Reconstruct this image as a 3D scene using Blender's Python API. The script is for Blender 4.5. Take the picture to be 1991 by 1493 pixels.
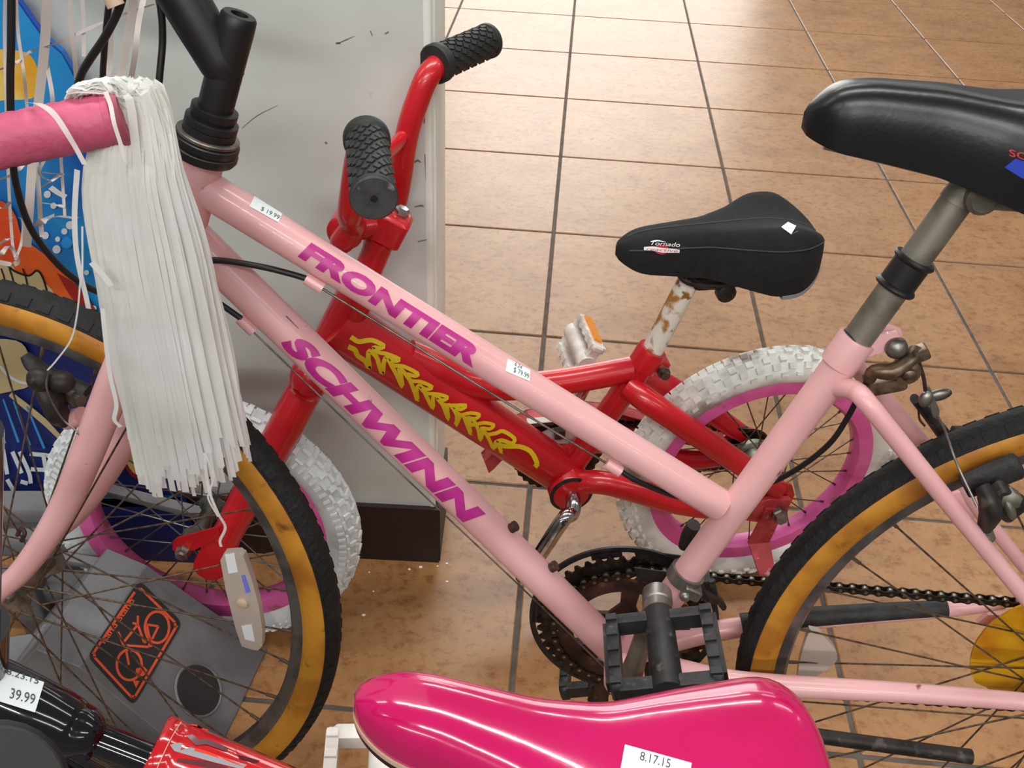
import bpy, bmesh, math, random
import numpy as np
from mathutils import Matrix, Vector

for o in list(bpy.data.objects):
    bpy.data.objects.remove(o)
SC = bpy.context.scene
COL = SC.collection
random.seed(7)
rng = np.random.default_rng(7)

# ------------------------------------------------------------------ camera
H = 1.117                       # lens height above the floor (m)
FPX, PITCH, ROLL = 1875.3, 0.64312, -0.0512
CX, CY = 995.5, 746.5
CAM = np.array([0, 0, H])
_F = np.array([0, math.cos(PITCH), -math.sin(PITCH)])
_U0 = np.array([0, math.sin(PITCH), math.cos(PITCH)])
_R0 = np.array([1.0, 0, 0])
_R = _R0 * math.cos(ROLL) - _U0 * math.sin(ROLL)
_U = _U0 * math.cos(ROLL) + _R0 * math.sin(ROLL)
cam = bpy.data.cameras.new('camera')
cam.sensor_fit = 'HORIZONTAL'
cam.sensor_width = 36
cam.lens = 36 * FPX / 1991
cam.clip_start = 0.02
co = bpy.data.objects.new('camera', cam)
COL.objects.link(co)
co.matrix_world = Matrix(((_R[0], _U[0], -_F[0], 0), (_R[1], _U[1], -_F[1], 0), (_R[2], _U[2], -_F[2], H), (0, 0, 0, 1)))
SC.camera = co

# ------------------------------------------------------------------ light
w = bpy.data.worlds.new('World')
SC.world = w
w.use_nodes = True
w.node_tree.nodes['Background'].inputs[0].default_value = (0.96, 0.97, 0.97, 1)
w.node_tree.nodes['Background'].inputs[1].default_value = 0.16


def area(name, loc, sx, sy, power, col=(1, 0.985, 0.95), rot=(0, 0, 0)):
    l = bpy.data.lights.new(name, 'AREA')
    l.shape = 'RECTANGLE'
    l.size, l.size_y, l.energy, l.color = sx, sy, power, col
    o = bpy.data.objects.new(name, l)
    COL.objects.link(o)
    o.location = loc
    o.rotation_euler = rot
    return o


# rows of fluorescent ceiling tubes across the shop
for ix, X in enumerate((-2.7, -0.1, 2.5)):
    for iy, Y in enumerate((-4.4, -1.7, 0.9, 3.4, 5.9, 8.4)):
        area('ceiling_tube_light', (X, Y, 2.9), 2.0, 0.16, (18, 36, 14)[ix] * (2.6, 1.3, .75, .85, 1.0, 1.1)[iy])
# daylight through the shop window ahead
area('shop_window_daylight', (.42, 7.6, 1.55), 2.5, 2.3, 60, (1, 0.985, 0.94), (math.radians(-90), 0, 0))

VS = SC.view_settings
SC.display_settings.display_device = 'sRGB'
VS.view_transform = 'Standard'
VS.look = 'None'
VS.exposure = 0.28
VS.gamma = 1.0
VS.use_curve_mapping = False

# ------------------------------------------------------------------ helpers: places


def ray(x, y):
    return _F + (x - CX) / FPX * _R - (y - CY) / FPX * _U


def at_depth(x, y, d):
    return CAM + ray(x, y) * d


def at_z(x, y, z):
    d = ray(x, y)
    return CAM + d * ((z - H) / d[2])


def at_y(x, y, Y):
    d = ray(x, y)
    return CAM + d * (Y / d[1])


def nrm(v):
    v = np.asarray(v, float)
    return v / np.linalg.norm(v)


class Plane:
    """A bicycle's own plane: t = rearward, u = up in the plane, n = towards its left side."""

    def __init__(s, yaw, lean, O=None, hub=None, R=0):
        s.t = np.array([math.cos(yaw), math.sin(yaw), 0])
        n0 = np.array([-math.sin(yaw), math.cos(yaw), 0])
        s.u = np.array([0, 0, math.cos(lean)]) + n0 * math.sin(lean)
        s.n = np.cross(s.t, s.u)
        if s.n[1] > 0:
            s.n = -s.n
        s.O = np.array(O, float) if O is not None else np.array(hub, float) - s.u * R

    def __call__(s, x, y, w=0.0):
        d = ray(x, y)
        k = ((s.O + s.n * w - CAM) @ s.n) / (d @ s.n)
        return CAM + d * k

    def P(s, a, u, w=0.0):
        return s.O + s.t * a + s.u * u + s.n * w

    def L(s, p):
        q = np.asarray(p) - s.O
        return np.array([q @ s.t, q @ s.u, q @ s.n])


# ------------------------------------------------------------------ helpers: meshes
class MB:
    def __init__(s):
        s.v, s.f, s.m = [], [], []

    def add(s, verts, faces, mi=0):
        b = len(s.v)
        s.v += [tuple(map(float, p)) for p in verts]
        s.f += [tuple(i + b for i in f) for f in faces]
        s.m += [mi] * len(faces)
        return s


def cr(pts, n=6):
    """Catmull-Rom through the points."""
    P = [np.asarray(p, float) for p in pts]
    if len(P) < 3:
        return P
    Q = [2 * P[0] - P[1]] + P + [2 * P[-1] - P[-2]]
    out = []
    for i in range(1, len(Q) - 2):
        a, b, c, d = Q[i - 1], Q[i], Q[i + 1], Q[i + 2]
        for k in range(n):
            t = k / n
            out.append(.5 * ((2 * b) + (c - a) * t + (2 * a - 5 * b + 4 * c - d) * t * t + (3 * b - a - 3 * c + d) * t ** 3))
    out.append(P[-1])
    return out


def rr(r, n):
    """Resample a radius list to n values."""
    r = np.atleast_1d(np.asarray(r, float))
    return np.interp(np.linspace(0, 1, n), np.linspace(0, 1, len(r)), r) if len(r) > 1 else np.full(n, r[0])


def frames(P, up=None):
    T = []
    for i in range(len(P)):
        T.append(nrm(P[min(i + 1, len(P) - 1)] - P[max(i - 1, 0)]))
    a = np.asarray(up, float) if up is not None else np.array([0.13, 0.27, 0.95])
    N = []
    for i, t in enumerate(T):
        if i and up is None:
            a = N[-1]
        b = a - t * (a @ t)
        if np.linalg.norm(b) < 1e-6:
            b = np.array([1, 0, 0]) - t * t[0]
        N.append(nrm(b))
    return T, N


def tube(mb, pts, r, seg=14, cap=True, ry=None, up=None, mi=0):
    P = [np.asarray(p, float) for p in pts]
    R1 = rr(r, len(P))
    R2 = R1 if ry is None else rr(ry, len(P))
    T, N = frames(P, up)
    vs, fs = [], []
    for p, t, n, a, b in zip(P, T, N, R1, R2):
        m = np.cross(t, n)
        for k in range(seg):
            th = 2 * math.pi * k / seg
            vs.append(p + n * (a * math.cos(th)) + m * (b * math.sin(th)))
    for i in range(len(P) - 1):
        for k in range(seg):
            k2 = (k + 1) % seg
            fs.append((i * seg + k, i * seg + k2, (i + 1) * seg + k2, (i + 1) * seg + k))
    if cap:
        fs.append(tuple(range(seg - 1, -1, -1)))
        fs.append(tuple((len(P) - 1) * seg + k for k in range(seg)))
    mb.add(vs, fs, mi)
    return mb


def lathe(mb, A, D, prof, seg=24, cap=True, mi=0):
    """prof: (distance along D, radius)"""
    A = np.asarray(A, float)
    D = nrm(D)
    e = np.array([0, 0, 1.0]) if abs(D[2]) < .9 else np.array([1.0, 0, 0])
    e = nrm(e - D * (e @ D))
    g = np.cross(D, e)
    vs, fs = [], []
    for (t, r) in prof:
        for k in range(seg):
            th = 2 * math.pi * k / seg
            vs.append(A + D * t + (e * math.cos(th) + g * math.sin(th)) * max(r, 1e-5))
    for i in range(len(prof) - 1):
        for k in range(seg):
            k2 = (k + 1) % seg
            fs.append((i * seg + k, i * seg + k2, (i + 1) * seg + k2, (i + 1) * seg + k))
    if cap:
        fs.append(tuple(range(seg - 1, -1, -1)))
        fs.append(tuple((len(prof) - 1) * seg + k for k in range(seg)))
    mb.add(vs, fs, mi)
    return mb


def ringprof(mb, C, ax, prof, n=96, mi=0, a0=0.0, a1=None, e1=None):
    """Closed profile (r, w) turned about ax: wheels, rings."""
    C = np.asarray(C, float)
    ax = nrm(ax)
    if e1 is None:
        e1 = np.array([1.0, 0, 0])
    e = nrm(e1 - ax * (e1 @ ax))
    g = np.cross(ax, e)
    m = len(prof)
    full = a1 is None
    cnt = n if full else n + 1
    vs, fs = [], []
    for i in range(cnt):
        th = a0 + (2 * math.pi if full else a1 - a0) * i / n
        d = e * math.cos(th) + g * math.sin(th)
        for (r, w_) in prof:
            vs.append(C + d * r + ax * w_)
    for i in range(n):
        j = (i + 1) % cnt
        for k in range(m):
            k2 = (k + 1) % m
            fs.append((i * m + k, i * m + k2, j * m + k2, j * m + k))
    if not full:
        fs.append(tuple(range(m)))
        fs.append(tuple(n * m + k for k in range(m - 1, -1, -1)))
    mb.add(vs, fs, mi)
    return mb


def box(mb, C, ax, half, mi=0, bev=0.0):
    C = np.asarray(C, float)
    a, b, c = [np.asarray(v, float) for v in ax]
    h = half
    if bev <= 0:
        vs = [C + a * h[0] * sx + b * h[1] * sy + c * h[2] * sz for sx in (-1, 1) for sy in (-1, 1) for sz in (-1, 1)]
        fs = [(0, 1, 3, 2), (4, 6, 7, 5), (0, 4, 5, 1), (2, 3, 7, 6), (0, 2, 6, 4), (1, 5, 7, 3)]
        mb.add(vs, fs, mi)
        return mb
    poly = []
    hx, hy = h[0], h[1]
    for (cx_, cy_, st) in ((hx - bev, hy - bev, 0), (-hx + bev, hy - bev, 1), (-hx + bev, -hy + bev, 2), (hx - bev, -hy + bev, 3)):
        for k in range(4):
            th = (st + k / 3) * math.pi / 2
            poly.append((cx_ + bev * math.cos(th), cy_ + bev * math.sin(th)))
    prism(mb, poly, C - c * h[2], a, b, c, 2 * h[2], mi, bev * .6)
    return mb


def prism(mb, poly, O, ex, ey, ez, th, mi=0, bev=0.0):
    """Polygon in the (ex, ey) plane at O, thickened along ez."""
    O = np.asarray(O, float)
    n = len(poly)
    c = np.mean(np.asarray(poly, float), axis=0)
    rings = [(0, 1.0), (th, 1.0)]
    if bev > 0:
        s = 1 - bev / max(np.abs(np.asarray(poly) - c).max(), 1e-6)
        rings = [(0, s), (bev, 1), (th - bev, 1), (th, s)]
    vs, fs = [], []
    for (z, s) in rings:
        for p in poly:
            q = c + (np.asarray(p) - c) * s
            vs.append(O + ex * q[0] + ey * q[1] + ez * z)
    for i in range(len(rings) - 1):
        for k in range(n):
            k2 = (k + 1) % n
            fs.append((i * n + k, i * n + k2, (i + 1) * n + k2, (i + 1) * n + k))
    fs.append(tuple(range(n - 1, -1, -1)))
    fs.append(tuple((len(rings) - 1) * n + k for k in range(n)))
    mb.add(vs, fs, mi)
    return mb


def slab(mb, pts, d, mi=0):
    """3-D polygon thickened along vector d."""
    P = [np.asarray(p, float) for p in pts]
    n = len(P)
    d = np.asarray(d, float)
    mb.add(P + [p + d for p in P], [tuple(range(n - 1, -1, -1)), tuple(range(n, 2 * n))] + [(k, (k + 1) % n, n + (k + 1) % n, n + k) for k in range(n)], mi)
    return mb


def ball(mb, C, r, ax=None, n=14, mi=0):
    C = np.asarray(C, float)
    r = np.atleast_1d(np.asarray(r, float))
    if len(r) == 1:
        r = np.repeat(r, 3)
    A = np.eye(3) if ax is None else np.array([nrm(v) for v in ax])
    m = n // 2
    vs, fs = [C + A[2] * r[2]], []
    for i in range(1, m):
        ph = math.pi * i / m
        for k in range(n):
            th = 2 * math.pi * k / n
            vs.append(C + A[0] * r[0] * math.sin(ph) * math.cos(th) + A[1] * r[1] * math.sin(ph) * math.sin(th) + A[2] * r[2] * math.cos(ph))
    vs.append(C - A[2] * r[2])
    for k in range(n):
        fs.append((0, 1 + k, 1 + (k + 1) % n))
        fs.append((len(vs) - 1, 1 + (m - 2) * n + (k + 1) % n, 1 + (m - 2) * n + k))
    for i in range(m - 2):
        for k in range(n):
            k2 = (k + 1) % n
            fs.append((1 + i * n + k, 1 + (i + 1) * n + k, 1 + (i + 1) * n + k2, 1 + i * n + k2))
    mb.add(vs, fs, mi)
    return mb


ROOT = {}


def off(o):
    while o.parent:
        o = o.parent
    return np.array(o.location)


def obj(name, mb, mat, parent=None, sharp=40, label=None, kind=None):
    o_ = off(parent) if parent else np.zeros(3)
    me = bpy.data.meshes.new(name)
    me.from_pydata([tuple(np.asarray(p) - o_) for p in mb.v], [], mb.f)
    mats = mat if isinstance(mat, (list, tuple)) else [mat]
    for m in mats:
        me.materials.append(m)
    if len(mats) > 1:
        me.polygons.foreach_set('material_index', mb.m)
    bm = bmesh.new()
    bm.from_mesh(me)
    bmesh.ops.recalc_face_normals(bm, faces=bm.faces)
    bm.to_mesh(me)
    bm.free()
    me.polygons.foreach_set('use_smooth', [True] * len(me.polygons))
    me.set_sharp_from_angle(angle=math.radians(sharp))
    o = bpy.data.objects.new(name, me)
    COL.objects.link(o)
    if parent:
        o.parent = parent
    if label:
        o['label'] = label
    if kind:
        o['kind'] = kind
    return o


def empty(name, loc=None, parent=None):
    o = bpy.data.objects.new(name, None)
    COL.objects.link(o)
    o.empty_display_size = .05
    if parent:
        o.parent = parent
    elif loc is not None:
        o.location = tuple(loc)
    return o


def inst(name, me, M, parent):
    """An object with shared mesh data placed by a world matrix (rotation 3x3, position)."""
    o = bpy.data.objects.new(name, me)
    COL.objects.link(o)
    o.parent = parent
    Rm, p = M
    p = np.asarray(p) - off(parent)
    o.matrix_local = Matrix(((Rm[0][0], Rm[0][1], Rm[0][2], p[0]), (Rm[1][0], Rm[1][1], Rm[1][2], p[1]), (Rm[2][0], Rm[2][1], Rm[2][2], p[2]), (0, 0, 0, 1)))
    return o


def meshof(name, mb, mat, sharp=40):
    o = obj(name, mb, mat, None, sharp)
    me = o.data
    bpy.data.objects.remove(o)
    return me


def tag(o, label, cat, group=None, kind=None):
    o['label'] = label
    o['category'] = cat
    if group:
        o['group'] = group
    if kind:
        o['kind'] = kind
    return o


# ------------------------------------------------------------------ helpers: decals on real surfaces
def on_cyl(A, B, r, lift=.0005):
    """Point where a pixel's ray meets the tube A-B."""
    A = np.asarray(A, float)
    D = nrm(np.asarray(B) - A)

    def f(x, y):
        d = ray(x, y)
        rl = np.atleast_1d(r)[0] + lift
        dp = d - D * (d @ D)
        op = (CAM - A) - D * ((CAM - A) @ D)
        a, b, c = dp @ dp, 2 * dp @ op, op @ op - rl * rl
        q = b * b - 4 * a * c
        k = (-b - math.sqrt(q)) / (2 * a) if q > 0 else -b / (2 * a)
        return CAM + d * k
    return f


def on_plane(P0, n, lift=.0006):
    P0 = np.asarray(P0, float)
    n = nrm(n)

    def f(x, y):
        d = ray(x, y)
        return CAM + d * (((P0 + n * lift - CAM) @ n) / (d @ n))
    return f


def on_mesh(o, lift=.0006):
    """Point where a pixel's ray meets an object that is already built."""
    from mathutils.bvhtree import BVHTree
    me = o.data
    base = off(o)
    bv = BVHTree.FromPolygons([tuple(np.array(v.co) + base) for v in me.vertices], [tuple(p.vertices) for p in me.polygons])

    def f(x, y):
        d = nrm(ray(x, y))
        h = bv.ray_cast(Vector(CAM), Vector(d))
        if h[0] is None:
            h = bv.find_nearest(Vector(CAM + d * .6))
        n = np.array(h[1])
        if n @ d > 0:
            n = -n
        return np.array(h[0]) + n * lift
    return f


def bil(c, u, v):
    bl, br, tr, tl = [np.asarray(p, float) for p in c]
    return bl * (1 - u) * (1 - v) + br * u * (1 - v) + tr * u * v + tl * (1 - u) * v


def quad_decal(mb, c, proj, nu=8, nv=6, mi=0):
    vs = [proj(*bil(c, i / nu, j / nv)) for j in range(nv + 1) for i in range(nu + 1)]
    fs = [(j * (nu + 1) + i, j * (nu + 1) + i + 1, (j + 1) * (nu + 1) + i + 1, (j + 1) * (nu + 1) + i) for j in range(nv) for i in range(nu)]
    mb.add(vs, fs, mi)
    return mb


def poly_decal(mb, px, proj, mi=0):
    mb.add([proj(x, y) for x, y in px], [tuple(range(len(px)))], mi)
    return mb


def line_decal(mb, px, wid, proj, n=5, mi=0):
    """A painted stroke along pixel points; wid in pixels (value or list)."""
    P = cr([np.array(p, float) for p in px], n)
    W = rr(wid, len(P))
    vs, fs = [], []
    for i, p in enumerate(P):
        t = nrm(P[min(i + 1, len(P) - 1)] - P[max(i - 1, 0)])
        q = np.array([-t[1], t[0]]) * W[i] / 2
        vs += [proj(*(p + q)), proj(*(p - q))]
        if i:
            fs.append((2 * i - 2, 2 * i - 1, 2 * i + 1, 2 * i))
    mb.add(vs, fs, mi)
    return mb


def text_mesh(body, offset=0.0, shear=0.0, res=4, cuts=6, space=1.0):
    cu = bpy.data.curves.new('lettering', 'FONT')
    cu.body, cu.offset, cu.shear, cu.resolution_u = body, offset, shear, res
    cu.space_character = space
    o = bpy.data.objects.new('lettering_source', cu)
    COL.objects.link(o)
    bpy.context.view_layer.update()
    me = o.to_mesh()
    bm = bmesh.new()
    bm.from_mesh(me)
    o.to_mesh_clear()
    bpy.data.objects.remove(o)
    ys = [v.co.y for v in bm.verts]
    y0, y1 = min(ys), max(ys)
    for k in range(1, cuts):
        y = y0 + (y1 - y0) * k / cuts
        bmesh.ops.bisect_plane(bm, geom=bm.verts[:] + bm.edges[:] + bm.faces[:], plane_co=(0, y, 0), plane_no=(0, 1, 0))
    vs = np.array([[v.co.x, v.co.y] for v in bm.verts])
    bm.verts.index_update()
    fs = [tuple(v.index for v in f.verts) for f in bm.faces]
    bm.free()
    vs = (vs - vs.min(0)) / (vs.max(0) - vs.min(0))
    return vs, fs


def text_decal(mb, body, c, proj, mi=0, **k):
    vs, fs = text_mesh(body, **k)
    mb.add([proj(*bil(c, u, v)) for u, v in vs], fs, mi)
    return mb


# ------------------------------------------------------------------ materials
def srgb(r, g, b):
    f = lambda c: (c / 255 / 12.92) if c / 255 <= .04045 else ((c / 255 + .055) / 1.055) ** 2.4
    return (f(r), f(g), f(b), 1)


def mat(name, col, rough=.5, metal=0.0, col2=None, scale=20, lo=.45, hi=.6, bump=0.0, bscale=80, coat=0.0, col3=None, scale3=6, lo3=.6, hi3=.7, trans=0.0, alpha=1.0, spec=.5, rough2=None, sss=0.0, stretch=None):
    m = bpy.data.materials.new(name)
    m.use_nodes = True
    nt = m.node_tree
    b = nt.nodes['Principled BSDF']
    b.inputs['Base Color'].default_value = srgb(*col)
    b.inputs['Roughness'].default_value = rough
    b.inputs['Metallic'].default_value = metal
    b.inputs['Coat Weight'].default_value = coat
    b.inputs['Specular IOR Level'].default_value = spec
    b.inputs['Transmission Weight'].default_value = trans
    b.inputs['Alpha'].default_value = alpha
    if sss:
        b.inputs['Subsurface Weight'].default_value = sss
        b.inputs['Subsurface Scale'].default_value = .01
    tc = nt.nodes.new('ShaderNodeTexCoord')
    vec = tc.outputs['Object']
    if stretch:
        mp = nt.nodes.new('ShaderNodeMapping')
        mp.inputs['Scale'].default_value = stretch
        nt.links.new(vec, mp.inputs['Vector'])
        vec = mp.outputs['Vector']

    def noise(sc, det=5):
        n = nt.nodes.new('ShaderNodeTexNoise')
        n.inputs['Scale'].default_value = sc
        n.inputs['Detail'].default_value = det
        nt.links.new(vec, n.inputs['Vector'])
        return n.outputs['Fac']

    def ramp(f, a, c):
        r = nt.nodes.new('ShaderNodeMapRange')
        r.inputs['From Min'].default_value, r.inputs['From Max'].default_value = a, c
        nt.links.new(f, r.inputs['Value'])
        return r.outputs['Result']
    cur = None
    if col2:
        mx = nt.nodes.new('ShaderNodeMix')
        mx.data_type = 'RGBA'
        mx.inputs['A'].default_value, mx.inputs['B'].default_value = srgb(*col), srgb(*col2)
        f = ramp(noise(scale), lo, hi)
        nt.links.new(f, mx.inputs['Factor'])
        cur = mx.outputs['Result']
        if rough2 is not None:
            rm = nt.nodes.new('ShaderNodeMapRange')
            rm.inputs['To Min'].default_value, rm.inputs['To Max'].default_value = rough, rough2
            nt.links.new(f, rm.inputs['Value'])
            nt.links.new(rm.outputs['Result'], b.inputs['Roughness'])
    if col3:
        mx = nt.nodes.new('ShaderNodeMix')
        mx.data_type = 'RGBA'
        mx.inputs['A'].default_value, mx.inputs['B'].default_value = srgb(*col), srgb(*col3)
        if cur:
            nt.links.new(cur, mx.inputs['A'])
        nt.links.new(ramp(noise(scale3, 8), lo3, hi3), mx.inputs['Factor'])
        cur = mx.outputs['Result']
    if cur:
        nt.links.new(cur, b.inputs['Base Color'])
    if bump:
        bp = nt.nodes.new('ShaderNodeBump')
        bp.inputs['Strength'].default_value = bump
        bp.inputs['Distance'].default_value = .002
        nt.links.new(noise(bscale, 3), bp.inputs['Height'])
        nt.links.new(bp.outputs['Normal'], b.inputs['Normal'])
    return m


M = {}
M['pink'] = mat('pale_pink_paint', (233, 178, 178), .38, col2=(224, 166, 167), scale=9, lo=.45, hi=.65, coat=.25, col3=(120, 80, 74), scale3=55, lo3=.70, hi3=.76)
M['pinkgrip'] = mat('rose_rubber', (205, 92, 125), .55, col2=(190, 80, 112), scale=30, bump=.5, bscale=160)
M['pinkgrip_end'] = mat('dark_rose_rubber', (165, 75, 92), .5)
M['magenta'] = mat('magenta_lettering', (190, 45, 140), .4, col2=(178, 36, 126), scale=25)
M['red'] = mat('red_paint', (200, 22, 34), .3, coat=.35, col2=(186, 16, 28), scale=8, col3=(110, 14, 18), scale3=60, lo3=.72, hi3=.78)
M['red_dirty'] = mat('dusty_red_paint', (190, 66, 74), .5, col2=(158, 38, 46), scale=30, col3=(205, 150, 140), scale3=70, lo3=.62, hi3=.75)
M['yellow'] = mat('yellow_print', (224, 190, 30), .4)
M['black'] = mat('satin_black', (26, 24, 25), .42)
M['blackgloss'] = mat('gloss_black_paint', (12, 11, 16), .12, coat=.5)
M['rubber'] = mat('black_rubber', (30, 30, 31), .62, col2=(44, 43, 42), scale=60, bump=.4, bscale=220)
M['tread'] = mat('black_tyre_tread', (16, 16, 17), .75, col2=(25, 24, 24), scale=45, bump=.9, bscale=170)
M['gum'] = mat('tan_sidewall', (196, 134, 38), .55, col2=(170, 108, 26), scale=24, col3=(110, 70, 24), scale3=60, lo3=.62, hi3=.75)
M['steel'] = mat('worn_steel', (150, 146, 140), .38, .85, col2=(110, 104, 96), scale=30, col3=(120, 84, 56), scale3=50, lo3=.6, hi3=.72)
M['rim'] = mat('grey_steel_rim', (134, 130, 128), .32, .8, col2=(108, 104, 102), scale=40)
M['chrome'] = mat('chrome', (200, 200, 200), .14, 1.0, col2=(150, 148, 146), scale=40)
M['spoke'] = mat('dull_spoke_steel', (120, 106, 88), .45, .7, col2=(92, 70, 50), scale=120)
M['rusty'] = mat('rusty_brown_steel', (78, 52, 44), .6, .4, col2=(52, 36, 32), scale=40, col3=(110, 74, 52), scale3=60)
M['bronze'] = mat('grimy_bronze_steel', (132, 114, 94), .38, .7, col2=(96, 78, 60), scale=50, col3=(70, 50, 38), scale3=60)
M['chain'] = mat('oily_chain_steel', (64, 56, 48), .38, .8, col2=(40, 34, 30), scale=90)
M['chainhi'] = mat('worn_chain_rollers', (150, 140, 122), .3, .9)
M['dark'] = mat('dark_grimy_alloy', (52, 46, 44), .5, .3, col2=(36, 32, 31), scale=60, col3=(92, 84, 74), scale3=70, lo3=.6, hi3=.72)
M['pedal'] = mat('scuffed_black_plastic', (38, 38, 40), .5, col2=(28, 28, 30), scale=50, col3=(92, 92, 84), scale3=90, lo3=.62, hi3=.74, bump=.3, bscale=150)
M['post'] = mat('grey_seat_post', (150, 144, 132), .5, .65, col2=(118, 112, 100), scale=26, col3=(92, 74, 56), scale3=30, lo3=.62, hi3=.72)
M['amber'] = mat('amber_plastic', (236, 176, 24), .3, col2=(216, 140, 16), scale=18, trans=.25, col3=(120, 74, 20), scale3=22, lo3=.62, hi3=.75)
M['reflector'] = mat('clear_reflector_plastic', (196, 180, 168), .22, coat=.4)
M['refl_white'] = mat('bright_prism_plastic', (248, 252, 255), .15, coat=.5)
M['refl_blue'] = mat('blue_prism_glint', (120, 130, 240), .2)
M['streamer'] = mat('white_plastic_streamers', (254, 254, 254), .45, col2=(246, 245, 240), scale=14)
_m = M['streamer']
_nt = _m.node_tree
_tr = _nt.nodes.new('ShaderNodeBsdfTranslucent')
_tr.inputs[0].default_value = srgb(254, 254, 252)
_mxs = _nt.nodes.new('ShaderNodeMixShader')
_mxs.inputs[0].default_value = .5
_pb = _nt.nodes['Principled BSDF']
_pb.inputs['Subsurface Weight'].default_value = 0
_nt.links.new(_pb.outputs[0], _mxs.inputs[1])
_nt.links.new(_tr.outputs[0], _mxs.inputs[2])
_nt.links.new(_mxs.outputs[0], _nt.nodes['Material Output'].inputs[0])
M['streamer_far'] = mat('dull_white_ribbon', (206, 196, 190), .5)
M['label'] = mat('white_paper_label', (240, 246, 246), .6)
M['ink'] = mat('grey_black_ink', (70, 74, 84), .6)
M['saddleblack'] = mat('smooth_black_vinyl', (15, 14, 15), .30, bump=.05, bscale=300)
M['saddlecloth'] = mat('black_stretch_fabric', (17, 17, 19), .85, col2=(23, 23, 26), scale=90, bump=.3, bscale=500)
M['grey_trim'] = mat('grey_seat_trim', (150, 150, 156), .5)
M['stitch'] = mat('grey_piping', (64, 64, 68), .7)
M['hotpink'] = mat('hot_pink_gloss_vinyl', (194, 14, 92), .16, coat=.6, bump=.10, bscale=60, col2=(184, 10, 82), scale=14)
M['cream'] = mat('cream_piping', (206, 180, 156), .5)
M['maroon'] = mat('dark_saddle_base', (44, 16, 22), .4)
M['blue'] = mat('blue_print', (30, 60, 180), .5)
M['redprint'] = mat('red_print', (200, 40, 40), .5)
M['white_tyre'] = mat('white_rubber', (232, 233, 228), .6, col2=(204, 204, 200), scale=22, col3=(128, 108, 98), scale3=11, lo3=.56, hi3=.68)
M['white_knob'] = mat('white_rubber_knobs', (240, 241, 236), .6, col2=(214, 214, 208), scale=40, col3=(136, 116, 106), scale3=11, lo3=.56, hi3=.68)
M['grey_tyre'] = mat('grey_white_rubber', (214, 219, 220), .6, col2=(186, 191, 192), scale=30)
M['grey_knob'] = mat('grey_white_knobs', (224, 229, 230), .6)
M['pinkrim'] = mat('anodised_pink_rim', (226, 104, 172), .35, .0, col2=(212, 84, 152), scale=18, col3=(170, 96, 110), scale3=40, lo3=.60, hi3=.72)
M['hub'] = mat('green_grey_hub_alloy', (140, 146, 132), .4, .6, col2=(92, 92, 80), scale=40)
M['whitepost'] = mat('white_paint_with_rust', (232, 228, 216), .45, col2=(176, 120, 52), scale=34, lo=.52, hi=.60, col3=(140, 96, 40), scale3=80, lo3=.60, hi3=.68)
M['whiteplastic'] = mat('white_plastic', (236, 234, 226), .45, col2=(214, 206, 198), scale=30)
M['orange'] = mat('orange_reflector_plastic', (240, 150, 40), .25, coat=.4)
M['griprubber'] = mat('dark_grey_grip_rubber', (42, 44, 43), .6, col2=(34, 35, 35), scale=40)
M['griprubber_end'] = mat('worn_grey_grip_end', (68, 69, 71), .55, col2=(56, 56, 58), scale=60, col3=(128, 128, 126), scale3=60, lo3=.62, hi3=.75)
M['standgrey'] = mat('grey_moulded_plastic', (118, 118, 120), .55, col2=(102, 102, 104), scale=12, bump=.15, bscale=120)
M['signblack'] = mat('black_sign_print_and_cup_shade', (42, 42, 44), .55)
M['signorange'] = mat('orange_sign_print', (232, 92, 52), .55)
M['redvinyl'] = mat('red_clear_vinyl', (196, 22, 30), .14, coat=.7)
M['silverprint'] = mat('silver_foil_print', (205, 205, 210), .25, .7)
M['darkprint'] = mat('dark_red_print', (92, 18, 34), .2, coat=.5)
M['orangepipe'] = mat('bright_red_piping', (255, 60, 40), .3)
M['wall'] = mat('grey_white_paint', (218, 226, 221), .6, col2=(212, 219, 213), scale=2.2, col3=(120, 116, 110), scale3=26, lo3=.73, hi3=.8)
M['scuff'] = mat('grey_scuff', (128, 125, 120), .7)
M['trim'] = mat('white_edge_paint', (246, 248, 238), .5, col2=(236, 238, 226), scale=8)
M['base'] = mat('dark_brown_vinyl', (40, 27, 26), .5)
M['grout'] = mat('grey_grout', (100, 95, 90), .85, col2=(86, 82, 78), scale=30, spec=.2)

# floor tile: mottled clay ceramic, each tile a little different
m = bpy.data.materials.new('mottled_clay_tile')
m.use_nodes = True
nt = m.node_tree
b = nt.nodes['Principled BSDF']
geo = nt.nodes.new('ShaderNodeNewGeometry')
inf = nt.nodes.new('ShaderNodeObjectInfo')
addv = nt.nodes.new('ShaderNodeVectorMath')
addv.operation = 'MULTIPLY_ADD'
cmb = nt.nodes.new('ShaderNodeCombineXYZ')
for i in range(3):
    nt.links.new(inf.outputs['Random'], cmb.inputs[i])
addv.inputs[1].default_value = (7, 11, 3)
nt.links.new(cmb.outputs[0], addv.inputs[0])
nt.links.new(geo.outputs['Position'], addv.inputs[2])
mp = nt.nodes.new('ShaderNodeMapping')
mp.inputs['Scale'].default_value = (1, 1.2, 1)
nt.links.new(addv.outputs[0], mp.inputs['Vector'])


def tn(sc, det, ro=.6):
    n = nt.nodes.new('ShaderNodeTexNoise')
    n.inputs['Scale'].default_value, n.inputs['Detail'].default_value, n.inputs['Roughness'].default_value = sc, det, ro
    nt.links.new(mp.outputs[0], n.inputs['Vector'])
    return n.outputs['Fac']


def rampn(f, stops):
    r = nt.nodes.new('ShaderNodeValToRGB')
    el = r.color_ramp.elements
    while len(el) < len(stops):
        el.new(.5)
    for e, (p, c) in zip(el, stops):
        e.position, e.color = p, c
    nt.links.new(f, r.inputs[0])
    return r.outputs[0]


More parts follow.
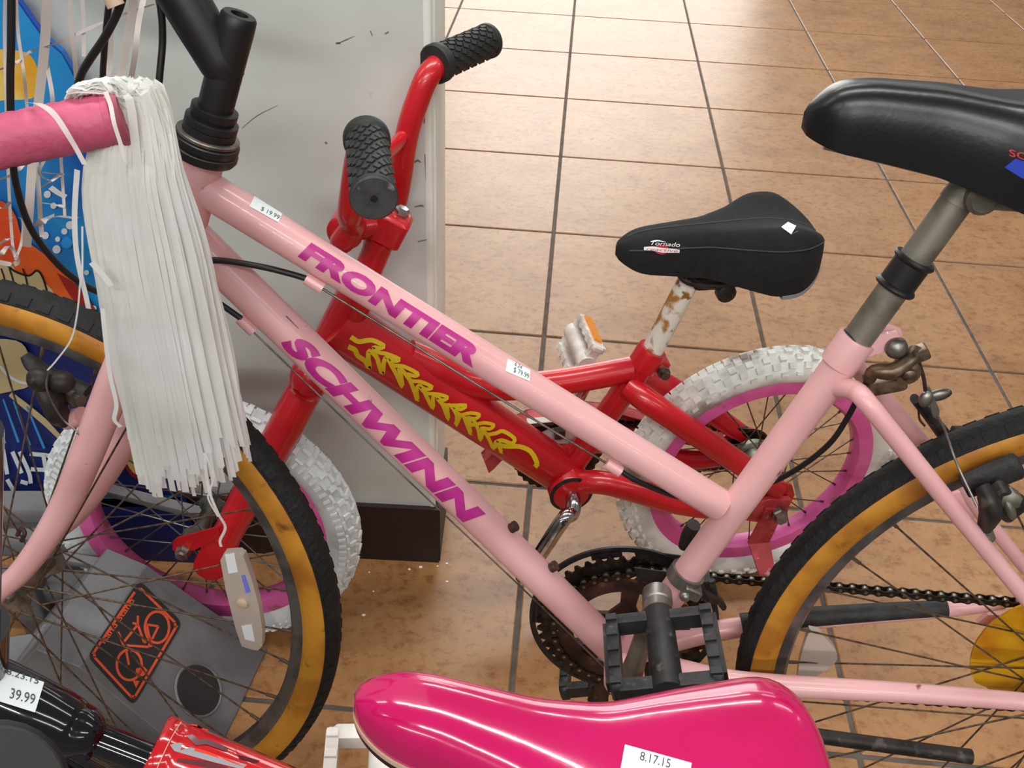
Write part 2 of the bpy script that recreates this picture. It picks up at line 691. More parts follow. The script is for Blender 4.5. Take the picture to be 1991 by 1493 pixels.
c1 = rampn(tn(7, 9, .68), [(.26, srgb(138, 96, 56)), (.44, srgb(158, 113, 70)), (.58, srgb(168, 124, 80)), (.76, srgb(158, 107, 64))])
c2 = rampn(tn(52, 7, .72), [(.0, (1, 1, 1, 1)), (.50, (1, 1, 1, 1)), (.62, srgb(222, 206, 188)), (.76, srgb(176, 146, 122))])
mx = nt.nodes.new('ShaderNodeMix')
mx.data_type = 'RGBA'
mx.blend_type = 'MULTIPLY'
mx.inputs['Factor'].default_value = 1
nt.links.new(c1, mx.inputs['A'])
nt.links.new(c2, mx.inputs['B'])
nt.links.new(mx.outputs['Result'], b.inputs['Base Color'])
b.inputs['Roughness'].default_value = .33
b.inputs['Specular IOR Level'].default_value = .55
bp = nt.nodes.new('ShaderNodeBump')
bp.inputs['Strength'].default_value = .12
bp.inputs['Distance'].default_value = .003
nt.links.new(tn(22, 4), bp.inputs['Height'])
nt.links.new(bp.outputs[0], b.inputs['Normal'])
M['tile'] = m

# ------------------------------------------------------------------ floor
T = .4572
YAWT = -.0473
e1 = np.array([math.cos(YAWT), math.sin(YAWT), 0])
e2 = np.array([-math.sin(YAWT), math.cos(YAWT), 0])
ez = np.array([0, 0, 1.0])
U0, V0 = -.0155 * H, 3.5346 * H
mb = MB()
box(mb, (0.6, 3.2, -.035), (e1, e2, ez), (4.6, 5.2, .032))
floor = obj('floor', mb, M['grout'])
floor['kind'] = 'structure'
floor['label'] = 'floor of mottled clay-coloured square tiles with grey grout'
mb = MB()
h = T / 2 - .0035
box(mb, (0, 0, -.006), (np.array([1., 0, 0]), np.array([0, 1., 0]), ez), (h, h, .006), bev=.003)
tile_me = meshof('tile', mb, M['tile'], 8)
Rt = np.stack([e1, e2, ez], 1)
for i in range(-6, 10):
    for j in range(-5, 11):
        p = e1 * (U0 + (i + .5) * T) + e2 * (V0 - (j - .5) * T)
        q = p - CAM
        if q @ _F < .15:
            continue
        sx, sy = CX + FPX * (q @ _R) / (q @ _F), CY - FPX * (q @ _U) / (q @ _F)
        if -900 < sx < 2900 and -420 < sy < 2500:
            inst('tile', tile_me, (Rt, p), floor)

# ------------------------------------------------------------------ partition wall with dark baseboard
WY, WX = 1.030, -.105
mb = MB()
X0 = -2.6
box(mb, ((X0 + WX) / 2, WY + .065, 1.25), np.eye(3), ((WX - X0) / 2, .065, 1.25))
wl = obj('wall_left', mb, M['wall'])
wl['kind'] = 'structure'
wl['label'] = 'scuffed grey-white partition wall behind the bicycles'
mb = MB()
tube(mb, [(WX - .0035, WY + .0035, .112), (WX - .0035, WY + .0035, 2.5)], .005, 14)
box(mb, (WX + .001, WY + .075, 1.306), np.eye(3), (.003, .062, 1.194))
tr = obj('trim_1', mb, M['trim'])
tr['kind'] = 'structure'
mb = MB()
box(mb, ((X0 + WX) / 2, WY - .004, .056), np.eye(3), ((WX - X0) / 2 + .006, .004, .056))
box(mb, (WX + .004, WY + .065, .056), np.eye(3), (.004, .069, .056))
bb = obj('baseboard_left', mb, M['base'])
bb['kind'] = 'structure'

mb = MB()
wj = lambda x, y: at_y(x, y, WY - .0004)
for px_, wd in (([(655, 85), (672, 78), (690, 70)], [1, 3, 1]), ([(748, 66), (756, 62)], 3), ([(653, 84), (662, 84)], 4), ([(720, 60), (724, 70)], 2), ([(803, 318), (812, 312), (818, 316)], [2, 5, 2]), ([(806, 402), (820, 400), (824, 403)], [2, 4, 1]), ([(826, 300), (829, 350), (831, 380)], [2, 3, 1]), ([(812, 470), (830, 466)], 2), ([(470, 250), (500, 225), (540, 205)], [1, 2, 1]), ([(632, 276), (636, 280)], 4), ([(822, 205), (826, 240)], [1, 4])):
    line_decal(mb, px_, wd, wj, 3)
obj('scuff_marks', mb, M['scuff'], wl)

# ------------------------------------------------------------------ shared makers


def wheel(bike, name, C, t, u, n, R, tyre_h, tyre_w, rim_h, rim_w, mats, nspoke, flange, hubw, phase=0.0, tread_deg=58, spoke_r=.001):
    """A wheel part: tyre, sidewalls, rim, hub and crossed spokes."""
    W_ = empty(name, parent=bike)
    rc = R - tyre_h / 2
    a = tyre_h / 2
    b_ = tyre_w / 2

    def arc(d0, d1, k, g=0):
        return [(rc + (a + g) * math.cos(math.radians(d0 + (d1 - d0) * i / k)), (b_ + g) * math.sin(math.radians(d0 + (d1 - d0) * i / k))) for i in range(k + 1)]
    mb = MB()
    if 'wall' in mats:
        outer = arc(-tread_deg, tread_deg, 10, .0008)
        inner = [(r * .985, w_ * .9) for r, w_ in reversed(outer)]
        ringprof(mb, C, n, outer + inner, 120, e1=t)
        ty = obj('tyre', mb, mats['tread'], W_, 50)
        for s in (1, -1):
            mb = MB()
            o_ = arc(s * (tread_deg - 1), s * 160, 8)
            i_ = [(r + .002, w_ * .8) for r, w_ in reversed(o_)]
            ringprof(mb, C, n, o_ + i_, 120, e1=t)
            obj('sidewall', mb, mats['wall'], W_, 60)
    else:
        ringprof(mb, C, n, arc(-165, 165, 22), 120, e1=t)
        ty = obj('tyre', mb, mats['tread'], W_, 60)
    ro = R - tyre_h + .004
    ri = ro - rim_h
    mb = MB()
    hw = rim_w / 2
    ringprof(mb, C, n, [(ro + .003, hw), (ro, hw * 1.05), (ri + .004, hw * .95), (ri, hw * .55), (ri, -hw * .55), (ri + .004, -hw * .95), (ro, -hw * 1.05), (ro + .003, -hw), (ro - .003, -hw * .7), (ro - .003, hw * .7)], 120, e1=t)
    obj('rim', mb, mats['rim'], W_, 35)
    if 'wall' in mats:
        mb = MB()
        for k in range(110):
            for s in (1, -1):
                th = 2 * math.pi * (k + (.25 if s > 0 else -.25)) / 110
                d = t * math.cos(th) + u * math.sin(th)
                q = -t * math.sin(th) + u * math.cos(th)
                aa = math.radians(40) * s
                nn_ = d * math.cos(aa) + n * math.sin(aa)
                box(mb, C + d * (rc + (a + .0006) * math.cos(aa)) + n * ((b_ + .0006) * math.sin(aa)), (q, np.cross(nn_, q), nn_), (.0058, .0046, .0008))
        obj('tread_blocks', mb, mats['tread'], W_, 30, kind='stuff')
    mb = MB()
    lathe(mb, C - n * (hubw * 1.25), n, [(0, .004), (hubw * .2, .005), (hubw * .2, .012), (hubw * .25, flange), (hubw * .31, flange), (hubw * .36, flange * .55), (hubw * 2.14, flange * .55), (hubw * 2.19, flange), (hubw * 2.25, flange), (hubw * 2.3, .012), (hubw * 2.3, .005), (hubw * 2.5, .004)], 20)
    obj('hub', mb, mats['hub'], W_)
    # spokes: one shared mesh
    f0, s0 = flange * .9, hubw
    ln = None
    first = None
    for k in range(nspoke):
        side = 1 if k % 2 else -1
        th = phase + 2 * math.pi * k / nspoke
        cross = (1 if (k // 2) % 2 else -1) * math.radians(62 if nspoke > 24 else 48)
        d = t * math.cos(th) + u * math.sin(th)
        df = t * math.cos(th + cross) + u * math.sin(th + cross)
        A = C + df * f0 + n * (side * s0)
        B = C + d * (ri + .001) + n * (side * .002)
        D = nrm(B - A)
        if first is None:
            ln = np.linalg.norm(B - A)
            m2 = MB()
            tube(m2, [(0, 0, 0), (0, 0, ln * .955)], spoke_r, 6)
            tube(m2, [(0, 0, ln * .955), (0, 0, ln)], spoke_r * 1.9, 6)
            first = meshof('spoke', m2, mats['spoke'])
        x = nrm(np.cross(D, n))
        y = np.cross(D, x)
        inst('spoke', first, (np.stack([x, y, D], 1), A), W_)
    return W_, ri, ro


def loft_saddle(N0, ex, ey, ez_, L_, prof, nseg=28, nang=22, nl=.13, tl=.10, ey_p=.62, ez_p=.62, zmin=.35):
    """prof rows: s, half width, bottom height, top height, trough depth; returns point rings."""
    P_ = np.array(prof, float)
    ss = np.concatenate([np.linspace(0, .12, 13)[:-1], np.linspace(.12, .88, nseg), np.linspace(.88, 1, 13)[1:]])
    rings = []

    def sm(x, k):
        # smooth interpolation of the profile rows
        return np.interp(x, P_[:, 0], P_[:, k])
    dense = np.linspace(0, 1, 400)
    tab = []
    for k in range(1, 5):
        v = sm(dense, k)
        ker = np.hanning(41)
        ker /= ker.sum()
        v2 = np.convolve(np.pad(v, 20, mode='edge'), ker, 'valid')
        tab.append(v2)
    for s in ss:
        hw, zb, zt, tg = [float(np.interp(s, dense, v)) for v in tab]
        nose = min(1, math.sqrt(max(0, 1 - (1 - min(s / nl, 1)) ** 2)) + .001)
        tail = min(1, math.sqrt(max(0, 1 - (1 - min((1 - s) / tl, 1)) ** 2)) + .001)
        k1 = nose * tail
        zc = zb + (zt - zb) * .45
        ring = []
        for a in range(nang + 1):
            th = math.pi * a / nang
            c_, s_ = math.cos(th), math.sin(th)
            y = hw * k1 * math.copysign(abs(c_) ** ey_p, c_)
            z = zb + (zt - zb) * (abs(s_) ** ez_p)
            z = zc + (z - zc) * (zmin + (1 - zmin) * k1)
            q = y / max(hw, 1e-6)
            z -= tg * max(0, 1 - (q / .62) ** 2) * (abs(s_) ** 2)
            ring.append(N0 + ex * (s * L_) + ey * y + ez_ * z)
        rings.append(ring)
    return rings


def rings_mesh(mb, rings, mi=0, close_bottom=True):
    n = len(rings[0])
    vs = [p for r in rings for p in r]
    fs = []
    for i in range(len(rings) - 1):
        for k in range(n - 1):
            fs.append((i * n + k, i * n + k + 1, (i + 1) * n + k + 1, (i + 1) * n + k))
        if close_bottom:
            fs.append((i * n + n - 1, i * n, (i + 1) * n, (i + 1) * n + n - 1))
    fs.append(tuple(range(n)))
    fs.append(tuple((len(rings) - 1) * n + k for k in range(n)))
    mb.add(vs, fs, mi)
    return mb


def edge_strip(mb, rings, dz0, dz1, grow, ez_, mi=0):
    """A band following the lower edge of a saddle shell."""
    c = [np.mean([r[0], r[-1]], axis=0) for r in rings]
    loop = [r[0] for r in rings] + [r[-1] for r in reversed(rings)]
    cen = c + list(reversed(c))
    n = len(loop)
    vs = []
    for p, q in zip(loop, cen):
        d = p - q
        d = d / max(np.linalg.norm(d), 1e-6) * grow
        for (dz, k) in ((dz0, 0), (dz0, 1), (dz1, 1), (dz1, 0)):
            vs.append(p + d * k + ez_ * dz)
    fs = []
    for i in range(n):
        j = (i + 1) % n
        for k in range(4):
            k2 = (k + 1) % 4
            fs.append((i * 4 + k, i * 4 + k2, j * 4 + k2, j * 4 + k))
    mb.add(vs, fs, mi)
    return mb


def price_tag(bike, parent, corners, proj, lines, label):
    mb = MB()
    quad_decal(mb, corners, proj)
    tg = obj('price_tag', mb, M['label'], parent, label=label)
    return tg


# ================================================================== PINK BICYCLE
RP = .30 * H
PKHUB = np.array([.5164 * H, .5395 * H, RP * math.cos(.12)])
PK = Plane(-.0638, .12, hub=PKHUB, R=RP)
LWB = .96
FHUB = np.array([(.5164 - LWB * math.cos(-.0638)) * H, (.5395 - LWB * math.sin(-.0638)) * H, RP * math.cos(.158)])
FW = Plane(-.13, .158, hub=FHUB, R=RP)
pb = empty('pink_bicycle', PK.P(-.45, 0))
tag(pb, 'pale pink step-through bicycle with tan-walled tyres and white streamers on its grip', 'bicycle')


def T1(name, pts, r, mt, parent=pb, seg=18, label=None, **k):
    mb = MB()
    tube(mb, pts, r, seg, **k)
    return obj(name, mb, mt, parent, label=label)


# frame tubes
TT_A, TT_B = PK(385, 357), PK(1402, 983)
DT_A, DT_B = PK(352, 440), PK(1213, 1282)
ST_A, ST_B = PK(1213, 1282), PK(1652, 684)
top_tube = T1('top_tube', [TT_A, TT_B], .0152, M['pink'], seg=28)
down_tube = T1('down_tube', [DT_A, DT_B], .0165, M['pink'], seg=28)
seat_tube = T1('seat_tube', [ST_A, ST_B], .0143, M['pink'], seg=28)
HT_A, HT_B = PK(349, 480), PK(397, 296)
head_tube = T1('head_tube', [HT_A, HT_B], .0172, M['pink'], seg=28)
axis = nrm(PK(465, 30) - PK(390, 320))
mb = MB()
lathe(mb, PK.P(*PK.L(DT_B)[:2]) - PK.n * .034, PK.n, [(0, .019), (.002, .0205), (.066, .0205), (.068, .019)], 28)
obj('bottom_bracket_shell', mb, M['pink'], pb)
# stays (left one near the camera, right one beyond the wheel)
mb = MB()
tube(mb, cr([PK(1625, 752, .006), PK(1662, 760, .024), PK(1700, 800, .042), PK(1850, 985, .055), PK(1985, 1150, .062), PK(2100, 1292, .064)]), [.0085, .0085, .0082, .0075, .007, .0065], 16)
obj('seat_stay', mb, M['pink'], pb)
SS = [PK.L(p) for p in (PK(1625, 752, .006), PK(1662, 760, .024), PK(1700, 800, .042), PK(1850, 985, .055), PK(1985, 1150, .062), PK(2100, 1292, .064))]
mb = MB()
tube(mb, cr([PK.P(q[0], q[1], -q[2]) for q in SS]), [.0085, .0085, .0082, .0075, .007, .0065], 16)
obj('seat_stay', mb, M['pink'], pb)
CS = [PK(1300, 1300, .022), PK(1400, 1322, .045), PK(1500, 1332, .052), PK(1750, 1346, .058), PK(1991, 1364, .062), PK(2110, 1376, .063)]
mb = MB()
tube(mb, cr(CS), [.0125, .0118, .0108, .0095, .0082, .0075], 18)
obj('chain_stay', mb, M['pink'], pb)
CF = [PK(1240, 1268, -.02), PK(1330, 1240, -.042), PK(1440, 1219, -.050), PK(1560, 1206, -.052), PK(1840, 1184, -.056), PK(1950, 1170, -.058)]
mb = MB()
tube(mb, cr(CF), [.0125, .0118, .0108, .0098, .0085, .0075], 18)
cs2 = obj('chain_stay', mb, M['pink'], pb)
mb = MB()
tube(mb, [CF[2] + PK.u * .004, CF[3] + PK.u * .004, (CF[4] + CF[3]) / 2 + PK.u * .003, CF[4] + PK.u * .001], [.0118, .0110, .0100, .0090], 16)
obj('chain_stay_guard', mb, M['rubber'], pb, label='dark rubber guard on the chain stay')
# dropouts
for s in (1, -1):
    mb = MB()
    prism(mb, [(-.05, -.004), (-.02, .02), (.008, .018), (.012, -.02), (-.012, -.022), (-.05, -.014)] if s > 0 else [(-.085, .012), (-.078, .024), (-.03, .030), (.008, .018), (.012, -.02), (-.012, -.022), (-.04, -.004)], PK.P(0, RP, s * .062) - PK.n * .003, PK.t, PK.u, PK.n, .006)
    obj('dropout', mb, M['pink'], pb)

# seat collar: slit lug with two ears and a domed bolt
A = PK(1618, 730)
mb = MB()
Dst = nrm(ST_B - ST_A)
topc = PK(1664, 662)
lathe(mb, topc - Dst * .026, Dst, [(0, .0143), (.001, .0158), (.027, .0160), (.029, .0152), (.029, .0128)], 30, cap=False)
bk = nrm(np.cross(PK.n, Dst))
if bk @ PK.t < 0:
    bk = -bk
slab(mb, [PK(x, y, .0065) for x, y in ((1676, 634), (1700, 647), (1722, 650), (1744, 646), (1752, 660), (1744, 682), (1722, 684), (1700, 690), (1680, 696))], PK.n * -.0042)
slab(mb, [PK(x, y, -.0030) for x, y in ((1676, 634), (1700, 642), (1730, 634), (1752, 642), (1756, 660), (1744, 682), (1722, 684), (1700, 690), (1680, 696))], PK.n * -.0042)
obj('seat_collar', mb, M['pink'], pb)
bolt_c = PK(1738, 668, .0)
mb = MB()
lathe(mb, bolt_c - PK.n * .012, PK.n, [(0, .007), (.004, .008), (.004, .004), (.018, .004), (.018, .0092), (.022, .0090), (.0255, .0065), (.0272, .001)], 18)
obj('seat_bolt', mb, M['steel'], pb)
mb = MB()
line_decal(mb, [(1641, 641), (1655, 655), (1672, 678), (1682, 698)], 2.2, on_cyl(ST_A, ST_B, .0143, .0004))
obj('collar_slit', mb, M['black'], pb)

# seat post, sleeve, saddle
SP_A, SP_B = PK(1660, 669), PK(1868, 380)
post = T1('seat_post', [SP_A, SP_B], .0125, M['post'], seg=28)
mb = MB()
sl0 = PK(1738, 561)
Dsp = nrm(SP_B - SP_A)
lathe(mb, sl0, Dsp, [(0, .0133), (0, .0160), (.002, .0170), (.004, .0160), (.005, .0146), (.024, .0146), (.025, .0160), (.027, .0172), (.029, .0160), (.029, .0133)], 30)
obj('post_sleeve', mb, M['black'], pb, label='black rubber sleeve on the seat post')
mb = MB()
lathe(mb, SP_B - PK.n * .022 + Dsp * .004 + PK.t * .008, PK.n, [(0, .010), (.003, .012), (.010, .012), (.010, .006), (.034, .006), (.034, .012), (.041, .012), (.044, .009)], 20)
tube(mb, [SP_B - Dsp * .006, SP_B + Dsp * .012], [.0135, .0125], 20)
box(mb, SP_B + PK.t * .022 + Dsp * .006, (PK.t, PK.u, PK.n), (.016, .009, .021), bev=.004)
obj('saddle_clamp', mb, M['post'], pb)

ang = .245
ex = nrm(PK.t + PK.u * .012)
sey = PK.n
sez = nrm(np.cross(sey, ex))
if sez[2] < 0:
    sez = -sez
N0 = PK(1556, 256)
prof = [(0, .020, -.006, .024, 0), (.06, .0245, -.007, .037, 0), (.16, .0255, -.010, .0405, 0), (.35, .030, -.018, .0400, .0), (.5, .040, -.030, .038, .003), (.66, .064, -.042, .039, .006), (.82, .086, -.046, .044, .008), (1, .088, -.040, .048, .008)]
rings = loft_saddle(N0, ex, sey, sez, .27, prof)
mb = MB()
rings_mesh(mb, rings)
sad = obj('saddle', mb, M['saddleblack'], pb, 60, label='smooth black vinyl saddle')
sp = on_mesh(sad)
mb = MB()
poly_decal(mb, [(1953, 325), (1975, 308), (2003, 318), (2003, 352), (1985, 345)], sp)
obj('saddle_logo', mb, M['blue'], sad)
mb = MB()
text_decal(mb, 'SC', [(1962, 303), (1996, 312), (1998, 299), (1962, 289)], sp, offset=.01)
obj('saddle_lettering', mb, M['redprint'], sad)
for s in (1, -1):
    mb = MB()
    tube(mb, cr([rings[6][0] * .5 + rings[6][-1] * .5 + PK.n * s * .012, SP_B + Dsp * .020 + PK.n * s * .018 - PK.t * .02, SP_B + Dsp * .014 + PK.n * s * .020 + PK.t * .03, N0 + ex * .25 + PK.n * s * .03 - sez * .02]), .0035, 10)
    obj('saddle_rail', mb, M['steel'], pb)

# lettering on the tubes
pj = on_cyl(TT_A, TT_B, .0152)
mb = MB()
text_decal(mb, 'FRONTIER', [(578, 499), (919, 716), (946, 684), (606, 471)], pj, offset=.062, shear=0, cuts=8, space=1.02)
obj('lettering', mb, M['magenta'], top_tube, label='bold magenta FRONTIER lettering')
pj2 = on_cyl(DT_A, DT_B, .0165)
mb = MB()
text_decal(mb, 'SCHWINN', [(541, 668), (907, 1023), (945, 999), (587, 650)], pj2, offset=.062, shear=.12, cuts=12, space=1.02)
obj('lettering', mb, M['magenta'], down_tube, label='bold magenta SCHWINN lettering')
# price stickers wrapped on the top tube
for cs_, lines, lab in (([(485, 401), (541, 432), (549, 415), (495, 381)], [('$ 19.99', [(506, 409), (541, 428), (545, 419), (510, 401)])], 'white price sticker near the head tube'),
                        ([(983, 721), (1030, 741), (1031, 719), (987, 697)], [('$ 79.99', [(998, 724), (1028, 738), (1029, 727), (1000, 713)]), ('6.24', [(1000, 710), (1014, 718), (1016, 711), (1003, 703)])], 'white price sticker at mid top tube')):
    mb = MB()
    quad_decal(mb, cs_, pj)
    pt = obj('price_tag', mb, M['label'], pb, label=lab)
    for body, c_ in lines:
        mb = MB()
        text_decal(mb, body, c_, on_cyl(TT_A, TT_B, .0152, .0008), cuts=2)
        obj('print', mb, M['ink'], pt)
mb = MB()
for i in range(5):
    line_decal(mb, [(556 + i * 5, 614 + i * 5), (561 + i * 5, 619 + i * 5)], 2.0 - i * .25, pj2, 1)
obj('scuff_marks', mb, M['ink'], down_tube)

# headset and stem
A0 = PK(397, 294)
mb = MB()
lathe(mb, A0, axis, [(-.004, .017), (-.004, .0245), (-.001, .0262), (.003, .0262), (.004, .0248), (.0055, .0256), (.0105, .0256), (.0118, .0240), (.0118, .015)], 32)
obj('headset_cup', mb, M['black'], pb)
mb = MB()
lathe(mb, A0, axis, [(.0118, .015), (.0118, .0236), (.0128, .0246), (.0148, .0246), (.0156, .0236), (.0156, .014)], 32)
rg = obj('cable_hanger_ring', mb, M['steel'], pb)
mb = MB()
box(mb, A0 + axis * .0140 - PK.t * .030, (PK.t, PK.n, axis), (.014, .009, .0014), bev=.0012)
tube(mb, [A0 + axis * .004 - PK.t * .041 + PK.n * .004, A0 + axis * .024 - PK.t * .041 + PK.n * .004], .0042, 12)
obj('cable_hanger', mb, M['steel'], pb)
mb = MB()
lathe(mb, A0, axis, [(.0156, .014), (.0156, .0205), (.0215, .0205), (.0225, .0190), (.0225, .0205), (.0275, .0205), (.0285, .0170), (.0300, .0170), (.0315, .0180), (.0370, .0180), (.0380, .0150), (.0380, .012)], 24)
obj('headset_locknut', mb, M['black'], pb)
L_st = np.linalg.norm(PK(465, 30) - A0)
mb = MB()
lathe(mb, A0, axis, [(.03, .0136), (L_st - .008, .0136), (L_st - .001, .0132), (L_st + .001, .0118), (L_st + .001, .0065), (L_st - .006, .0062), (L_st - .006, .0005)], 32)
CL = PK(296, -92)
tube(mb, cr([PK(446, 156), PK(432, 126), PK(386, 46), PK(344, -24), CL]), [.0120, .0165, .0178, .0182, .0185], 24)
lathe(mb, CL - PK.n * .024, PK.n, [(0, .018), (.002, .0195), (.046, .0195), (.048, .018)], 24)
obj('stem', mb, M['black'], pb)
mb = MB()
lathe(mb, A0 + axis * (L_st - .006), axis, [(0, .0055), (.0035, .0055), (.0035, .003), (.001, .003)], 6)
obj('stem_bolt', mb, M['rusty'], pb)

# handlebar with swept-back ends; the left grip is close to the camera
G0, G1 = at_depth(226, 229, .592), at_depth(0, 276, .585)
gd = nrm(G0 - G1)
G1 = G0 - gd * .128
mir = lambda p: p - PK.n * 2 * (PK.L(p)[2])
barL = cr([CL, CL + PK.n * .04 + PK.u * .01, CL + PK.n * .07 - PK.t * .04 + PK.u * .03, G1 - gd * .13 - PK.n * .05 + PK.u * .07, G1 - gd * .09 - PK.n * .01 + PK.u * .02, G1 - gd * .04, G1 + gd * .02, G0 - gd * .01], 8)
mb = MB()
gf0 = PK(185, -80, -.165)
gfd = nrm(PK.t * .93 - PK.n * .05 - PK.u * .36)
gf1 = gf0 - gfd * .128
barR = cr([CL, CL - PK.n * .05, CL - PK.n * .085 + PK.u * .01, gf1 - gfd * .055 + PK.n * .035 + PK.u * .004, gf1 - gfd * .02, gf1 + gfd * .02, gf0 - gfd * .01], 8)
tube(mb, list(reversed(barR)) + barL[1:], .0111, 16)
obj('handlebar', mb, M['black'], pb)


def grip(Ga, Gb, far):
    mb = MB()
    d = nrm(Gb - Ga)
    ln = np.linalg.norm(Gb - Ga)
    pr = [(0, .013), (0, .0165), (.004, .0172)]
    for k in range(1, 30):
        x = ln * k / 30
        pr.append((x, .0160 + .0004 * math.sin(k * 2.1)))
    pr += [(ln - .004, .0162), (ln, .0164)]
    lathe(mb, Ga, d, pr, 32)
    g = obj('grip', mb, M['pinkgrip'], pb, 60, label='rose pink rubber grip')
    mb = MB()
    lathe(mb, Gb, d, [(0, .0164), (.001, .0182), (.004, .0184), (.006, .0170), (.0066, .004)], 32)
    obj('grip_end', mb, M['pinkgrip_end'], g)
    return g


gN = grip(G1, G0, False)
gF = grip(gf1, gf0, True)

# tassel of white streamers hanging from the near grip end
mb = MB()
root = G0 + gd * .006


def ribbon(mb, P, wid, wdir, tw=0.0):
    P = [np.asarray(p, float) for p in P]
    vs, fs = [], []
    n = len(P)
    for i, p in enumerate(P):
        t = nrm(P[min(i + 1, n - 1)] - P[max(i - 1, 0)])
        d = wdir - t * (wdir @ t)
        d = nrm(d)
        q = np.cross(t, d)
        a = tw * i / n
        d = d * math.cos(a) + q * math.sin(a)
        vs += [p - d * wid / 2, p + d * wid / 2]
        if i:
            fs.append((2 * i - 2, 2 * i - 1, 2 * i + 1, 2 * i))
    mb.add(vs, fs)


bx = np.array([1.0, 0, 0])
by = np.array([0, 1.0, 0])
R_ = np.random.default_rng(3)
NS = 1000
for i in range(NS):
    th = R_.uniform(0, 2 * math.pi)
    rad = math.sqrt(R_.uniform(0, 1))
    layer = R_.uniform()
    # spread at the hem
    hx = .043 * rad * math.cos(th)
    hy = .030 * rad * math.sin(th)
    hem = .624 + R_.normal(0, .015) + .012 * (math.cos(th) * rad) - .012 * abs(rad)
    start = root - PK.n * .008 + PK.n * R_.normal(0, .005) + np.array([0, 0, R_.uniform(-.004, .012)])
    side = R_.uniform(-1, 1)
    arch = .018 * R_.uniform(.4, 1.1)
    p0 = start - gd * R_.uniform(.0, .012)
    p1 = start + gd * (.003 + .005 * max(0, math.cos(th)) * rad) + np.array([hx * .26, hy * .2, .001 + arch * .25])
    p2 = root + gd * -.002 + np.array([hx * .72, hy * .55, -.035])
    q = np.array([root[0] - .004, root[1] + .004, 0])
    p3 = np.array([q[0] + hx * .90, q[1] + hy * .85, .79 + R_.normal(0, .004)])
    p4 = np.array([q[0] + hx * .95 + R_.normal(0, .0022), q[1] + hy, .71 + R_.normal(0, .004)])
    p5 = np.array([q[0] + hx * 1.06, q[1] + hy * 1.1, hem])
    fr_ = math.sin(th) < -.1 and rad > .55
    ribbon(mb, cr([p0, p1, p2, p3, p4, p5], 4), R_.uniform(.0026, .0062) if fr_ else R_.uniform(.0016, .0042), nrm(bx + by * R_.normal(0, .12 if fr_ else .28)), R_.normal(0, .12 if fr_ else .35))
# loop of streamer heads bunched over the grip end
for i in range(70):
    k = R_.uniform(0, 1)
    s0 = G0 - gd * (.004 + .030 * k) - PK.n * R_.uniform(.010, .020) + np.array([0, 0, R_.uniform(-.002, .010)])
    top = G0 - gd * (.001 + .022 * k) - PK.n * R_.uniform(-.002, .010) + np.array([0, 0, R_.uniform(.0185, .0250)])
    mid = G0 + gd * R_.uniform(.003, .011) + PK.n * R_.uniform(-.010, .006) + np.array([0, 0, R_.uniform(.008, .020)])
    out = G0 + gd * R_.uniform(.009, .021) + PK.n * R_.uniform(-.012, .008) + np.array([0, 0, R_.uniform(-.02, -.004)])
    ribbon(mb, cr([s0, top, mid, out, out + gd * R_.uniform(.002, .012) + np.array([0, R_.normal(0, .004), -.05])], 5), R_.uniform(.0028, .0055), nrm(by + bx * R_.normal(0, .3)), R_.normal(0, .3))
tas = obj('streamer_tassel', mb, M['streamer'], gN, 30, label='bunch of white plastic streamers hanging from the near grip', kind='stuff')


def loose(pix, wid, name='streamer', mt='streamer', plane=None, parent=None, tw=0.0):
    mb = MB()
    ribbon(mb, cr([np.asarray(p) for p in pix], 6), wid, bx, tw)
    return obj(name, mb, M[mt], parent or gN, 60)


dz = lambda x, y, d: at_depth(x, y, d)
loose([dz(57, 200, .575), dz(75, 202, .567), dz(105, 222, .563), dz(140, 275, .566), dz(165, 320, .58)], .0034)
loose([dz(205, 178, .575), dz(215, 205, .568), dz(222, 240, .566), dz(236, 285, .575), dz(244, 320, .59)], .0026)
loose([dz(160, 440, .61), dz(160, 530, .63), dz(156, 550, .635), dz(150, 610, .65), dz(138, 660, .665), dz(110, 700, .68), dz(92, 720, .69)], [.0012, .0012][0])
loose([dz(199, 600, .63), dz(205, 660, .64), dz(214, 730, .655), dz(226, 785, .665), dz(222, 815, .67), dz(235, 830, .675)], .003)
loose([dz(398, 880, .72), dz(402, 930, .73), dz(410, 965, .735), dz(425, 1000, .74), dz(438, 1025, .745), dz(428, 1050, .75), dz(430, 1063, .752)], .0022)
loose([dz(401, 885, .72), dz(414, 925, .73), dz(408, 955, .735), dz(405, 970, .737), dz(424, 1005, .742)], .0014)
loose([dz(98, 364, .60), dz(112, 374, .603), dz(128, 383, .606)], .0048)
loose([dz(178, 510, .62), dz(200, 535, .625), dz(216, 556, .63)], .0045)
loose([dz(150, 330, .60), dz(145, 420, .615), dz(150, 500, .63), dz(168, 580, .645), dz(172, 600, .65)], .0035)

